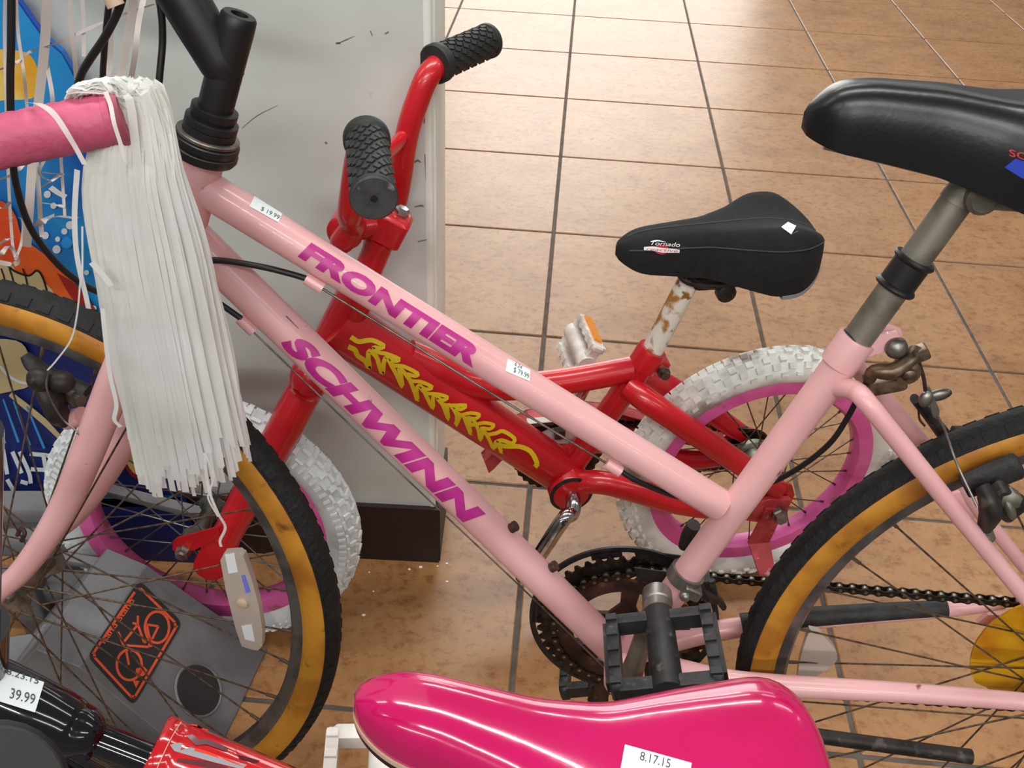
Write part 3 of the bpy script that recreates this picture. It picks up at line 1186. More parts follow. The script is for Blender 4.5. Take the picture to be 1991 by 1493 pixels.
# streamers of the far grip hang loose behind
pf = lambda x, y, w_=-.165: PK(x, y, w_)
far = [([(11, -40), (9, 60), (12, 200), (17, 360), (24, 470), (30, 500)], .0030), ([(30, -40), (35, 60), (46, 140), (52, 200), (58, 280)], .0030), ([(92, -60), (91, 20), (85, 110), (76, 190), (64, 300), (56, 420), (52, 480)], .0085), ([(82, -40), (86, 90), (102, 190), (96, 240)], .004), ([(136, -40), (137, 30), (145, 110), (149, 160)], .0040), ([(158, -40), (162, 40), (163, 110)], .0036), ([(262, -40), (256, 30), (238, 130), (228, 190)], .0075), ([(286, -30), (270, 40), (262, 110), (250, 180)], .005), ([(210, -30), (214, 100), (206, 160)], .006), ([(300, 8), (240, 28), (180, 52), (110, 84), (60, 100), (30, 122), (-12, 140)], .0032), ([(70, 300), (76, 380), (79, 430), (82, 460)], .0045), ([(90, 305), (76, 335), (96, 350), (120, 336)], .0030), ([(78, 365), (100, 352), (124, 338)], .0028), ([(82, 335), (108, 338), (125, 340)], .003), ([(80, 394), (108, 398), (126, 402)], .003), ([(-10, 350), (14, 344), (38, 328), (60, 305)], .004), ([(-10, 405), (8, 405), (20, 392)], .004), ([(-10, 424), (22, 423), (44, 428), (42, 470), (30, 505)], .003), ([(-10, 508), (24, 514), (34, 505), (18, 478), (2, 494), (-10, 500)], .005), ([(-10, 480), (12, 466), (26, 462)], .004), ([(70, 440), (82, 430), (105, 420), (148, 424)], .0085), ([(118, 300), (122, 360), (126, 420)], .0030)]
mb = MB()
for pts, wd in far:
    ribbon(mb, cr([pf(x, y, -.165 + .012 * math.sin(x * .7)) for x, y in pts], 6), wd, bx + by * .2)
obj('streamer_tassel', mb, M['streamer_far'], gF, 60, label='loose white streamers of the far grip', kind='stuff')

# fork and front wheel
FKL = [(318, 575, .034), (270, 640, .042), (225, 740, .048), (170, 880, .05), (130, 974, .05), (85, 1052, .05), (40, 1112, .05), (0, 1148, .05), (-18, 1172, .05)]
near = [PK(*q) for q in FKL]
rad = [.0145, .0148, .0150, .0144, .0134, .0122, .0112, .0102, .009]
frk = empty('fork', parent=pb)
mirF = lambda p: p - FW.n * 2 * ((np.asarray(p) - FHUB) @ FW.n)
mb = MB()
tube(mb, cr(near, 5), rad, 18)
obj('fork_blade', mb, M['pink'], frk)
mb = MB()
tube(mb, cr([mirF(p) for p in near], 5), rad, 18)
obj('fork_blade', mb, M['pink'], frk)
mb = MB()
tube(mb, cr([near[1], near[0] + axis * .012, (near[0] + mirF(near[0])) / 2 + axis * .022, mirF(near[0]) + axis * .012, mirF(near[1])], 5), .0145, 18)
tube(mb, [(near[0] + mirF(near[0])) / 2 + axis * .01, HT_A + axis * .01], .0165, 18)
obj('fork_crown', mb, M['pink'], frk)
fw, fri, fro = wheel(pb, 'front_wheel', FHUB, FW.t, FW.u, FW.n, RP, .040, .038, .0125, .025, dict(tread=M['tread'], wall=M['gum'], rim=M['rim'], hub=M['steel'], spoke=M['spoke']), 36, .021, .032, phase=.12)
# spoke reflector
rpj = lambda x, y, w_=.012: FW(x, y, RP * 0 + w_)
FWp = Plane(-.13, .158, O=FHUB)
rp_ = [(435, 1080), (442, 1066), (470, 1064), (479, 1070), (496, 1118), (509, 1168), (516, 1213), (515, 1246), (507, 1254), (497, 1253), (476, 1246), (465, 1215), (458, 1188), (445, 1136)]
mb = MB()
slab(mb, [FWp(x, y, .010) for x, y in rp_], FWp.n * .008)
rf = obj('reflector', mb, M['reflector'], fw, 30, label='clear plastic spoke reflector')
mb = MB()
slab(mb, [FWp(x, y, .0182) for x, y in ((438, 1077), (456, 1075), (463, 1111), (445, 1114))], FWp.n * .001)
obj('reflector_prism', mb, M['refl_white'], fw)
mb = MB()
slab(mb, [FWp(x, y, .0182) for x, y in ((470, 1216), (490, 1214), (496, 1246), (477, 1242))], FWp.n * .001)
obj('reflector_prism', mb, M['refl_white'], fw)
mb = MB()
slab(mb, [FWp(x, y, .0182) for x, y in ((470, 1118), (476, 1117), (487, 1150), (479, 1152))], FWp.n * .001)
obj('reflector_prism', mb, M['refl_blue'], fw)
mb = MB()
c0 = FWp(472, 1171, .018)
lathe(mb, c0, FWp.n, [(0, .006), (.003, .006), (.0045, .004)], 14)
obj('reflector_clip', mb, M['cream'], fw)

# front cantilever brake (near side)
mb = MB()
e = nrm(FW(118, 760, .03) - FW(40, 690, .03))
g_ = np.cross(FW.n, e)
tube(mb, cr([FW(48, 690, .026), FW(62, 706, .026), FW(90, 726, .026), FW(170, 762, .026)], 4), [.005, .0085, .0095, .0085], 12, ry=[.004, .006, .006, .006], up=FW.n)
obj('brake_shoe', mb, M['rubber'], pb)
mb = MB()
tube(mb, cr([FW(84, 742, .04), FW(100, 768, .042), FW(112, 800, .042), FW(128, 818, .036)], 4), [.011, .0145, .013, .008], 14, ry=[.008, .010, .009, .006], up=FW.n)
ball(mb, FW(76, 738, .052), (.011, .011, .009), (FW.t, FW.u, FW.n))
ball(mb, FW(120, 742, .045), (.012, .010, .010), (FW.t, FW.u, FW.n))
obj('brake_arm', mb, M['dark'], pb)
mb = MB()
lathe(mb, FW(137, 768, .030), nrm(FW.t * .8 + FW.n * .4), [(0, .008), (.010, .008), (.010, .0055), (.016, .0055)], 8)
obj('brake_bolt', mb, M['steel'], pb)
mb = MB()
tube(mb, cr([FW(94, 722, .056), FW(90, 750, .058), FW(100, 780, .058), FW(122, 815, .058), FW(148, 838, .060)], 6), .0009, 6)
lathe(mb, FW(150, 840, .060), nrm(FW(172, 854, .060) - FW(150, 840, .060)), [(0, .0016), (.003, .0016), (.003, .0011), (.013, .0013)], 8)
obj('brake_cable_tail', mb, M['steel'], pb)
mb = MB()
tube(mb, [FW(128, 818, .03), FW(160, 808, .035)], .0085, 12)
obj('brake_boss', mb, M['pink'], pb)
mb = MB()
tube(mb, cr([FW(34, 1040, .036), FW(40, 1028, .042), FW(48, 1036, .048), FW(42, 1052, .05)], 5), .0022, 8)
obj('fork_eyelet', mb, M['rusty'], pb)

# rear wheel
rw, rri, rro = wheel(pb, 'rear_wheel', PKHUB, PK.t, PK.u, PK.n, RP, .040, .038, .0125, .025, dict(tread=M['tread'], wall=M['gum'], rim=M['rim'], hub=M['steel'], spoke=M['spoke']), 36, .021, .034, phase=.05)
mb = MB()
n_ = 40
pr_ = []
for k in range(n_):
    th = 2 * math.pi * k / n_
    r_ = .081 if not (25 <= k <= 26) else .074
    pr_.append((r_ * math.cos(th), r_ * math.sin(th)))
prism(mb, pr_, PKHUB - PK.n * .036 - PK.t * .013, PK.t, PK.u, PK.n, .0022)
obj('spoke_protector', mb, M['amber'], rw, label='amber plastic spoke protector disc')
for rad_, w_, nt_ in ((.030, -.041, 14), (.036, -.045, 17), (.042, -.0485, 20)):
    mb = MB()
    prism(mb, [((rad_ + (.003 if k % 2 else -.002)) * math.cos(math.pi * k / nt_), (rad_ + (.003 if k % 2 else -.002)) * math.sin(math.pi * k / nt_)) for k in range(2 * nt_)], PKHUB + PK.n * w_, PK.t, PK.u, PK.n, .002)
    obj('sprocket', mb, M['chain'], rw)
# crescent reflector on the rear spokes
mb = MB()
a0, a1 = math.radians(174), math.radians(189)
arc_ = []
for k in range(9):
    th = a0 + (a1 - a0) * k / 8
    arc_.append((.272 * math.cos(th), .272 * math.sin(th)))
for k in range(9):
    th = a1 + (a0 - a1) * k / 8
    q = .272 - .032 * math.sin(math.pi * (k + .5) / 9) - .004
    arc_.append((q * math.cos(th), q * math.sin(th)))
prism(mb, arc_, PKHUB - PK.n * .012, PK.t, PK.u, PK.n, .007)
obj('reflector', mb, M['reflector'], rw, label='clear crescent reflector')

# chainset on the far side
BB = PK.P(*PK.L(DT_B)[:2])
CHW = -.046


def ring_flat(mb, C, ro_, ri_, w_, th_, n=80, teeth=0, mi=0):
    nn = n if not teeth else teeth * 4
    outer = []
    for k in range(nn):
        a = 2 * math.pi * k / nn
        r_ = ro_ if not teeth else ro_ + (.0028 if k % 4 in (1, 2) else -.0022)
        outer.append((r_ * math.cos(a), r_ * math.sin(a)))
    inner = [(ri_ * math.cos(2 * math.pi * k / nn), ri_ * math.sin(2 * math.pi * k / nn)) for k in range(nn)]
    vs, fs = [], []
    for z in (0, th_):
        vs += [C + PK.t * p[0] + PK.u * p[1] + PK.n * (w_ + z) for p in outer]
        vs += [C + PK.t * p[0] + PK.u * p[1] + PK.n * (w_ + z) for p in inner]
    for k in range(nn):
        k2 = (k + 1) % nn
        fs += [(k, k2, nn + k2, nn + k), (2 * nn + k, 3 * nn + k, 3 * nn + k2, 2 * nn + k2), (k, 2 * nn + k, 2 * nn + k2, k2), (nn + k, nn + k2, 3 * nn + k2, 3 * nn + k)]
    mb.add(vs, fs, mi)
    return mb


crk = empty('chainset', parent=pb)
mb = MB()
ring_flat(mb, BB, .1015, .0955, CHW - .012, .003)
for k in range(5):
    a = math.radians(35 + 72 * k)
    d = PK.t * math.cos(a) + PK.u * math.sin(a)
    box(mb, BB + d * .093 + PK.n * (CHW - .0105), (d, np.cross(PK.n, d), PK.n), (.005, .016, .0015))
obj('chain_guard_ring', mb, M['black'], crk)
mb = MB()
ring_flat(mb, BB, .0905, .074, CHW - .006, .0026, teeth=46)
obj('chainring', mb, M['chain'], crk)
mb = MB()
ring_flat(mb, BB, .0720, .054, CHW + .002, .0026, teeth=36)
obj('chainring', mb, M['rusty'], crk)
mb = MB()
pts = []
for k in range(5):
    a = math.radians(88 + 72 * k)
    for da, r_ in ((-.50, .027), (-.24, .034), (-.17, .060), (.17, .060), (.24, .034)):
        pts.append((r_ * math.cos(a + da), r_ * math.sin(a + da)))
prism(mb, pts, BB + PK.n * (CHW - .002), PK.t, PK.u, PK.n, .005)
lathe(mb, BB + PK.n * (CHW - .004), PK.n, [(0, .018), (.016, .018), (.018, .014)], 24)
obj('spider', mb, M['rusty'], crk)

# pedal maker
LCE = PK.P(*PK.L(PK(1278, 1168, .060))[:2], .060)


def crank_arm(mb, A_, B_, w_):
    tube(mb, cr([A_, A_ * .6 + B_ * .4, B_ * .85 + A_ * .15, B_], 4), [.0135, .010, .0095, .0125], 14, ry=[.010, .007, .0065, .008], up=np.cross(PK.n, B_ - A_))


def pedal(parent, O, ax, ea, mt, length=.088, half=.040, refl=None):
    eb = nrm(np.cross(ax, ea))
    P_ = empty('pedal', parent=parent)
    mb = MB()
    tube(mb, [O + ax * .004, O + ax * .02, O + ax * length], [.0135, .0128, .0138], 14)
    obj('axle_barrel', mb, mt, P_)
    for s in (1, -1):
        mb = MB()
        pts = [O + ax * .008 + ea * (s * half * .95), O + ax * .02 + ea * (s * half), O + ax * (length - .01) + ea * (s * half), O + ax * length + ea * (s * half * .95)]
        box(mb, O + ax * (length * .52) + ea * (s * half), (ax, eb, ea), (length * .46, .0095, .0052), bev=.004)
        for k in range(5):
            box(mb, O + ax * (length * (.14 + .19 * k)) + ea * (s * half), (ax, eb, ea), (.0035, .0118, .0046))
        obj('side_bar', mb, mt, P_)
    for x, hh in ((.013, .0055), (length * .93, .0065)):
        mb = MB()
        box(mb, O + ax * x, (ea, eb, ax), (half, .008, hh), bev=.003)
        obj('cross_bar', mb, mt, P_)
    if refl:
        for s in (1, -1):
            mb = MB()
            box(mb, O + ax * (length * .52) + ea * (s * (half + .0064)), (ax, eb, ea), (length * .36, .0055, .0022))
            obj('pedal_reflector', mb, refl, P_)
    return P_


mb = MB()
crank_arm(mb, BB + PK.n * .046, LCE - PK.n * .004, 0)
obj('crank_arm', mb, M['steel'], pb)
mb = MB()
eup = nrm(LCE - BB - PK.n * .06)
lathe(mb, LCE - PK.n * .002, PK.n, [(-.010, .0115), (-.008, .0135), (.006, .0138), (.007, .0125), (.012, .0118), (.018, .011)], 22)
obj('crank_eye', mb, M['steel'], pb)
pea = nrm(PK.t * .955 + PK.u * .27)
pax = nrm(PK.n + PK.t * .05 - PK.u * .02)
pedal(pb, LCE + PK.n * .012, pax, pea, M['pedal'], .094, .041, M['dark'])
FCE = BB - (LCE - BB - PK.n * .06) + PK.n * -.066
mb = MB()
crank_arm(mb, BB + PK.n * -.056, FCE, 0)
obj('crank_arm', mb, M['rusty'], pb)
pedal(pb, FCE - PK.n * .008, -PK.n, pea, M['pedal'], .09, .04)

# chain
ch = empty('chain', parent=pb)
m1, m2 = MB(), MB()
pl_ = [(-.0063 + .0042 * math.cos(a), .0042 * math.sin(a)) for a in np.linspace(math.pi / 2, 1.5 * math.pi, 7)] + [(0, -.0026)] + [(.0063 + .0042 * math.cos(a), .0042 * math.sin(a)) for a in np.linspace(-math.pi / 2, math.pi / 2, 7)] + [(0, .0026)]
I3 = np.eye(3)
for z in (-.0042, .0032):
    prism(m1, pl_, (0, 0, z), I3[0], I3[1], I3[2], .001)
for z in (-.0030, .0020):
    prism(m2, pl_, (0, 0, z), I3[0], I3[1], I3[2], .001)
for s in (1, -1):
    lathe(m1, (s * .0063, 0, -.0048), I3[2], [(0, .0018), (.0096, .0018)], 8, mi=1)
    lathe(m2, (s * .0063, 0, -.0022), I3[2], [(0, .0038), (.0044, .0038)], 10, mi=1)
me1, me2 = meshof('outer_link', m1, [M['chain'], M['chainhi']]), meshof('inner_link', m2, [M['chain'], M['chainhi']])
rc_, rs_ = .0745, .034
hubc = PK.L(PKHUB)
bbc = PK.L(BB)
up0, up1 = np.array([bbc[0], bbc[1] + rc_ + .008, CHW + .0034]), np.array([hubc[0], hubc[1] + rs_ + .024, -.044])
lo0, lo1 = np.array([bbc[0], bbc[1] - rc_, CHW + .0034]), np.array([hubc[0] - .01, hubc[1] - .085, -.044])
path = []
for k in range(40):
    path.append(up1 + (up0 - up1) * k / 39)
for a in np.linspace(90, 270, 40)[1:]:
    path.append(np.array([bbc[0] + rc_ * math.cos(math.radians(a)), bbc[1] + rc_ * math.sin(math.radians(a)), CHW + .0034]))
for k in range(1, 40):
    path.append(lo0 + (lo1 - lo0) * k / 39)
path = np.array(path)
cum = np.concatenate([[0], np.cumsum(np.linalg.norm(np.diff(path, axis=0), axis=1))])
k = 0
s_ = .006
while s_ < cum[-1] - .006:
    a_ = np.array([np.interp(s_ - .006, cum, path[:, i]) for i in range(3)])
    b__ = np.array([np.interp(s_ + .006, cum, path[:, i]) for i in range(3)])
    c_ = (a_ + b__) / 2
    d = nrm(PK.t * (b__ - a_)[0] + PK.u * (b__ - a_)[1])
    z_ = PK.n
    inst('link', me1 if k % 2 else me2, (np.stack([d, np.cross(z_, d), z_], 1), PK.P(*c_)), ch)
    s_ += .0126
    k += 1

# front derailleur
mb = MB()
Dc = nrm(ST_B - ST_A)
cl0 = PK(1332, 1120)
lathe(mb, cl0 - Dc * .006, Dc, [(0, .0143), (0, .0172), (.013, .0172), (.013, .0143)], 26)
box(mb, cl0 + PK.n * .014 + bk * .008 - Dc * .004, (bk, Dc, PK.n), (.009, .006, .006), bev=.002)
ball(mb, cl0 + PK.n * .019 + bk * .003 - Dc * .008, .0055)
obj('front_derailleur_clamp', mb, M['steel'], pb)
mb = MB()
for w_ in (-.030, -.058):
    slab(mb, [PK.P(bbc[0] + a, bbc[1] + b_, w_) for a, b_ in ((.000, .098), (.005, .083), (.05, .074), (.075, .072), (.078, .086), (.05, .096))], PK.n * .0015)
box(mb, PK.P(bbc[0] + .07, bbc[1] + .082, -.044), (PK.t, PK.u, PK.n), (.008, .006, .014))
tube(mb, [PK.P(bbc[0] + .060, bbc[1] + .085, -.03), cl0 - PK.n * .014], .007, 10)
obj('front_derailleur_cage', mb, M['dark'], pb)
mb = MB()
tube(mb, cr([cl0 + bk * .016, cl0 + bk * .028 - Dc * .012, PK(1395, 1165, -.02), PK(1408, 1182, -.02)], 4), [.005, .007, .006, .0045], 10, ry=[.003, .004, .004, .003], up=PK.n)
tube(mb, [PK(1383, 1128, -.02), PK(1392, 1165, -.018)], .0035, 8)
obj('front_derailleur_arm', mb, M['dark'], pb)
mb = MB()
tube(mb, cr([PK(1349, 1020, -.03), PK(1338, 1040, -.035), PK(1330, 1062, -.04)], 4), [.007, .007, .006], 10)
obj('front_derailleur_spring', mb, M['dark'], pb)

# kickstand folded back on the near side
mb = MB()
tube(mb, cr([PK(1370, 1352, .035), PK(1420, 1388, .06), PK(1480, 1412, .066), PK(1600, 1432, .068), PK(1888, 1471, .070)], 6), .0072, 16)
obj('kickstand', mb, M['dark'], pb, label='grey steel kickstand folded back')

# cables
HOU = lambda name, pts, r=.0026, mt='black': T1(name, cr(pts, 6), r, M[mt], seg=10)
HOU('cable_housing', [PK(22, -60, .10), PK(22, 60, .10), PK(20, 170, .098), PK(24, 300, .095), PK(34, 370, .09), PK(58, 440, .082), PK(100, 500, .07), PK(150, 545, .055), PK(210, 570, .04), PK(300, 545, .024), PK(360, 515, .018), PK(420, 506, .016), PK(500, 517, .014), PK(560, 531, .012), PK(600, 543, .012)])
HOU('cable_housing', [PK(245, -40, .06), PK(232, 15, .06), PK(205, 70, .055), PK(175, 115, .05), PK(158, 145, .045), PK(140, 200, .03)], .0029)
HOU('cable_housing', [PK(215, -20, .03), PK(206, 60, .02), PK(202, 110, .01), PK(200, 155, 0), PK(204, 260, 0)], .0024)
HOU('cable_housing', [PK(300, -40, .0), PK(313, 20, .0), PK(316, 80, .0), PK(311, 140, .004), PK(306, 195, .006)], .0028)
mb = MB()
tube(mb, [PK(307, 192, .006), PK(305, 225, .006)], [.0045, .0055], 12)
obj('cable_adjuster', mb, M['steel'], pb)
mb = MB()
tube(mb, [PK(216, -8, .066), PK(226, 12, .066)], .006, 12)
obj('cable_clip', mb, M['cream'], pb)
D1 = nrm(TT_B - TT_A)


def stop(p, d, r=.0052, ln=.016):
    mb = MB()
    tube(mb, [p - d * ln / 2, p + d * ln / 2], [r, r], 12)
    return obj('cable_stop', mb, M['pink'], pb)


stop(PK(611, 551, .012), D1)
HOU('brake_cable', [PK(618, 556, .012), PK(800, 668, .012), PK(1000, 792, .012), PK(1190, 907, .012)], .0011, 'steel')
stop(PK(1192, 908, .012), D1)
HOU('cable_housing', [PK(1205, 915, .012), PK(1245, 938, .010), PK(1330, 968, -.01), PK(1420, 965, -.03), PK(1500, 938, -.02), PK(1560, 905, -.01), PK(1615, 860, .0), PK(1650, 808, .004), PK(1672, 765, .006), PK(1690, 735, .010)], .0026)
D2 = nrm(DT_B - DT_A)
HOU('cable_housing', [PK(360, 545, .014), PK(420, 585, .014), PK(470, 620, .014)], .0026)
stop(PK(480, 632, .012), D2)
HOU('shift_cable', [PK(490, 643, .012), PK(760, 902, .012), PK(1040, 1167, .012), PK(1190, 1312, .010)], .0008, 'steel')
for x, y in ((999, 1024), (1077, 1101)):
    mb = MB()
    lathe(mb, PK(x, y, .0), nrm(np.cross(PK.n, D2)) if np.cross(PK.n, D2)[2] > 0 else -nrm(np.cross(PK.n, D2)), [(-.004, .005), (.001, .005), (.001, .0055), (.003, .005)], 12)
    obj('bottle_boss', mb, M['rusty'], pb)

# rear brake: hanger, straddle yoke, arms and pads
mb = MB()
box(mb, PK(1720, 742, .0), (nrm(PK.t + PK.u * .35), nrm(PK.u - PK.t * .35), PK.n), (.016, .006, .011), bev=.003)
tube(mb, cr([PK(1690, 738, .010), PK(1700, 722, .014), PK(1735, 722, .016), PK(1770, 700, .012), PK(1782, 680, .004)], 4), [.005, .006, .0075, .006, .006], 10)
lathe(mb, PK(1758, 712, .004), PK.n, [(0, .0105), (.012, .0105), (.014, .006), (.018, .0055), (.0195, .003)], 18)
obj('cable_hanger', mb, M['bronze'], pb)
mb = MB()
box(mb, PK(1778, 690, .006), (nrm(PK.t + PK.u * .6), nrm(PK.u - PK.t * .6), PK.n), (.011, .005, .007), bev=.002)
obj('hanger_bracket', mb, M['bronze'], pb)
HOU('brake_cable', [PK(1786, 702, .0), PK(1796, 735, -.004), PK(1800, 765, -.006)], .0016, 'rusty')
yk = [PK(1798, 757, -.008), PK(1806, 750, -.008), PK(1824, 792, -.008), PK(1823, 812, -.008), PK(1812, 806, -.008)]
mb = MB()
slab(mb, yk, PK.n * .004)
ball(mb, PK(1825, 768, -.012), (.011, .006, .004), (PK.t + PK.u * .3, PK.u, PK.n))
ball(mb, PK(1800, 776, -.002), (.006, .008, .004), (PK.t, PK.u, PK.n))
obj('straddle_yoke', mb, M['steel'], pb)
HOU('straddle_cable', [PK(1822, 806, -.006), PK(1838, 838, .01), PK(1860, 900, .04), PK(1900, 985, .062)], .0011, 'steel')
HOU('straddle_cable', [PK(1786, 795, -.012), PK(1788, 815, -.014), PK(1798, 828, -.014)], .0010, 'rusty')
mb = MB()
tube(mb, cr([PK(1778, 775, -.020), PK(1800, 800, -.024), PK(1830, 838, -.03), PK(1848, 862, -.034), PK(1880, 905, -.045)], 4), [.006, .0075, .0082, .0085, .008], 12, ry=[.004, .005, .006, .006, .006], up=PK.n)
lathe(mb, PK(1851, 838, -.04), PK.t, [(0, .005), (.010, .006), (.012, .004)], 12)
obj('brake_arm', mb, M['dark'], pb)
mb = MB()
a_, b__ = PK(1878, 945, .032), PK(1976, 906, .032)
tube(mb, cr([a_ - nrm(b__ - a_) * .002, a_, a_ * .5 + b__ * .5, b__, b__ + nrm(b__ - a_) * .004], 4), [.007, .0125, .0135, .0135, .008], 14, ry=[.005, .007, .0075, .0075, .004], up=PK.u)
obj('brake_shoe', mb, M['rubber'], pb)
mb = MB()
tube(mb, cr([PK(1910, 945, .050), PK(1920, 965, .056), PK(1926, 992, .058), PK(1915, 1022, .052)], 4), [.0085, .012, .013, .008], 14, ry=[.006, .008, .009, .006], up=PK.n)
box(mb, PK(1952, 975, .052), (nrm(PK.t - PK.u * .6), nrm(PK.u + PK.t * .6), PK.n), (.016, .012, .008), bev=.004)
obj('brake_arm', mb, M['dark'], pb)
mb = MB()
lathe(mb, PK(1958, 962, .05), PK.n, [(0, .009), (.010, .009), (.012, .006)], 6)
lathe(mb, PK(1912, 1027, .048), nrm(PK.n * .7 - PK.u * .7), [(0, .007), (.008, .0095), (.011, .008)], 14)
ball(mb, PK(1963, 990, .06), (.010, .007, .006), (PK.t - PK.u, PK.u, PK.n))
obj('brake_bolt', mb, M['post'], pb)
mb = MB()
slab(mb, [PK(x, y, .046) for x, y in ((1850, 956), (1864, 951), (1876, 975), (1893, 1000), (1886, 1004), (1868, 985))], PK.n * .004)
obj('brake_bridge', mb, M['pink'], pb)

# ================================================================== RED CHILD'S BICYCLE
RD = Plane(.2067, 0.0, O=(.357, 1.041, .0045))
RR = .203
rb = empty('red_bicycle', RD.P(-.38, 0))
tag(rb, "red child's bicycle with white tyres, pink rims and black padded saddle behind the pink bicycle", 'bicycle')
RHUB = RD.P(0, RR)
RFH = np.array([-.349 * H, .792 * H, RR + .004])
SWH = Plane(-.06, 0.03, O=RFH)          # steered front wheel
nf = SWH.n


def T2(name, pts, r, mt='red', parent=rb, seg=18, label=None, **k):
    mb = MB()
    tube(mb, pts, r, seg, **k)
    return obj(name, mb, M[mt], parent, label=label)


RM_A, RM_B = RD(650, 624), RD(1092, 918)
main = T2('main_tube', [RM_A, RM_A * .5 + RM_B * .5, RM_B], [.0315, .0305, .0295], seg=32)
T2('top_tube', cr([RD(790, 690), RD(845, 716), RD(910, 743), RD(990, 752), RD(1100, 741), RD(1228, 718)], 5), [.020, .0215, .0195, .0175, .017, .017], seg=24)
T2('seat_tube', [RD(1112, 905), RD(1252, 703)], .0165, seg=24)
T2('head_tube', [RD(608, 735), RD(706, 548)], .0225, seg=24)
mb = MB()
Dsr = nrm(RD(1252, 703) - RD(1112, 905))
cc_ = RD(1262, 690)
lathe(mb, cc_ - Dsr * .020, Dsr, [(0, .0168), (.001, .0195), (.026, .0200), (.030, .0190), (.030, .014)], 26)
bkr = nrm(np.cross(RD.n, Dsr))
if bkr @ RD.t < 0:
    bkr = -bkr
box(mb, cc_ + bkr * .022 - Dsr * .006, (bkr, Dsr, RD.n), (.009, .008, .010), bev=.003)
obj('seat_collar', mb, M['red'], rb)
mb = MB()
lathe(mb, cc_ + bkr * .025 - Dsr * .010 + RD.n * .008, RD.n, [(0, .0085), (.007, .0085), (.007, .006), (.014, .006), (.014, .003)], 8)
obj('seat_bolt', mb, M['steel'], rb)
T2('seat_post', [RD(1268, 682), RD(1338, 547)], .0135, 'whitepost', seg=24, label='white seat post with rust patches')
# stays
SSr = [RD(1222, 752, .012), RD(1262, 782, .034), RD(1325, 825, .046), RD(1440, 902, .052), RD(1512, 952, .055)]
mb = MB()
tube(mb, cr(SSr, 5), [.0155, .0165, .0160, .0155, .014], 18)
obj('seat_stay', mb, M['red'], rb)
SSl = [RD.L(p) for p in SSr]
mb = MB()
tube(mb, cr([RD.P(q[0], q[1], -q[2]) for q in SSl], 5), [.0155, .0165, .0160, .0155, .014], 18, ry=[.012, .011, .011, .011, .011])
obj('seat_stay', mb, M['red'], rb)
CSr = [RD(1112, 938, .022), RD(1170, 938, .040), RD(1230, 952, .048), RD(1310, 976, .050), RD(1400, 990, .052), RD(1490, 985, .055)]
mb = MB()
tube(mb, cr(CSr, 5), [.0155, .016, .0165, .016, .0145, .0125], 18)
obj('chain_stay', mb, M['red'], rb)
CSl = [RD.L(p) for p in CSr]
mb = MB()
tube(mb, cr([RD.P(q[0], q[1], -q[2]) for q in CSl], 5), [.0155, .016, .0165, .016, .0145, .0125], 18)
obj('chain_stay', mb, M['red'], rb)
for s in (1, -1):
    mb = MB()
    slab(mb, [RD.P(a, b_, s * .056) for a, b_ in ((-.065, .176), (-.06, .208), (-.03, .222), (.004, .232), (.022, .224), (.030, .205), (.026, .180), (.0, .172))], RD.n * (.004 * s))
    obj('dropout', mb, M['red'], rb)
mb = MB()
slab(mb, [RD(x, y, .070) for x, y in ((1448, 985), (1498, 972), (1538, 972), (1530, 1000), (1500, 1018), (1450, 1012))], -RD.n * .008)
obj('axle_plate', mb, M['red_dirty'], rb)
mb = MB()
slab(mb, [RD(x, y, .074) for x, y in ((1490, 990), (1525, 992), (1496, 1055), (1455, 1058), (1462, 1044))], -RD.n * .004)
p_ = [RD(1456, 1056, .073), RD(1497, 1052, .073), RD(1508, 1112, .105), RD(1480, 1128, .105)]
slab(mb, p_, np.array([0, .002, -.003]))
obj('training_wheel_bracket', mb, M['red_dirty'], rb, label='rusty red steel bracket on the rear axle')
mb = MB()
lathe(mb, RD(1512, 996, .072), RD.n, [(0, .011), (.006, .011), (.008, .009), (.016, .009), (.018, .006)], 6)
obj('axle_nut', mb, M['steel'], rb)
# bottom bracket
rbb = RD.P(-.284, .224)
mb = MB()
lathe(mb, rbb - RD.n * .036, RD.n, [(0, .026), (.002, .029), (.070, .029), (.072, .0275)], 30)
obj('bottom_bracket_shell', mb, M['red'], rb)
mb = MB()
lathe(mb, rbb + RD.n * .036, RD.n, [(0, .029), (.002, .0295), (.003, .027), (.003, .0255)], 30)
obj('bearing_ring', mb, M['dark'], rb)
mb = MB()
lathe(mb, rbb + RD.n * .037, RD.n, [(0, .0255), (.002, .0245), (.004, .018), (.005, .010)], 30)
obj('bearing_cone', mb, M['red'], rb)
mb = MB()
tube(mb, cr([rbb + RD.n * .03, rbb + RD.n * .052, rbb + RD.n * .066 - RD.t * .006 - RD.u * .007, RD(1095, 1010, .078), RD(1050, 1078, .082), RD(1015, 1128, .084)], 6), [.0100, .0103, .0106, .0104, .0100, .0100], 16)
obj('crank_arm', mb, M['chrome'], rb, label='chrome one-piece crank')
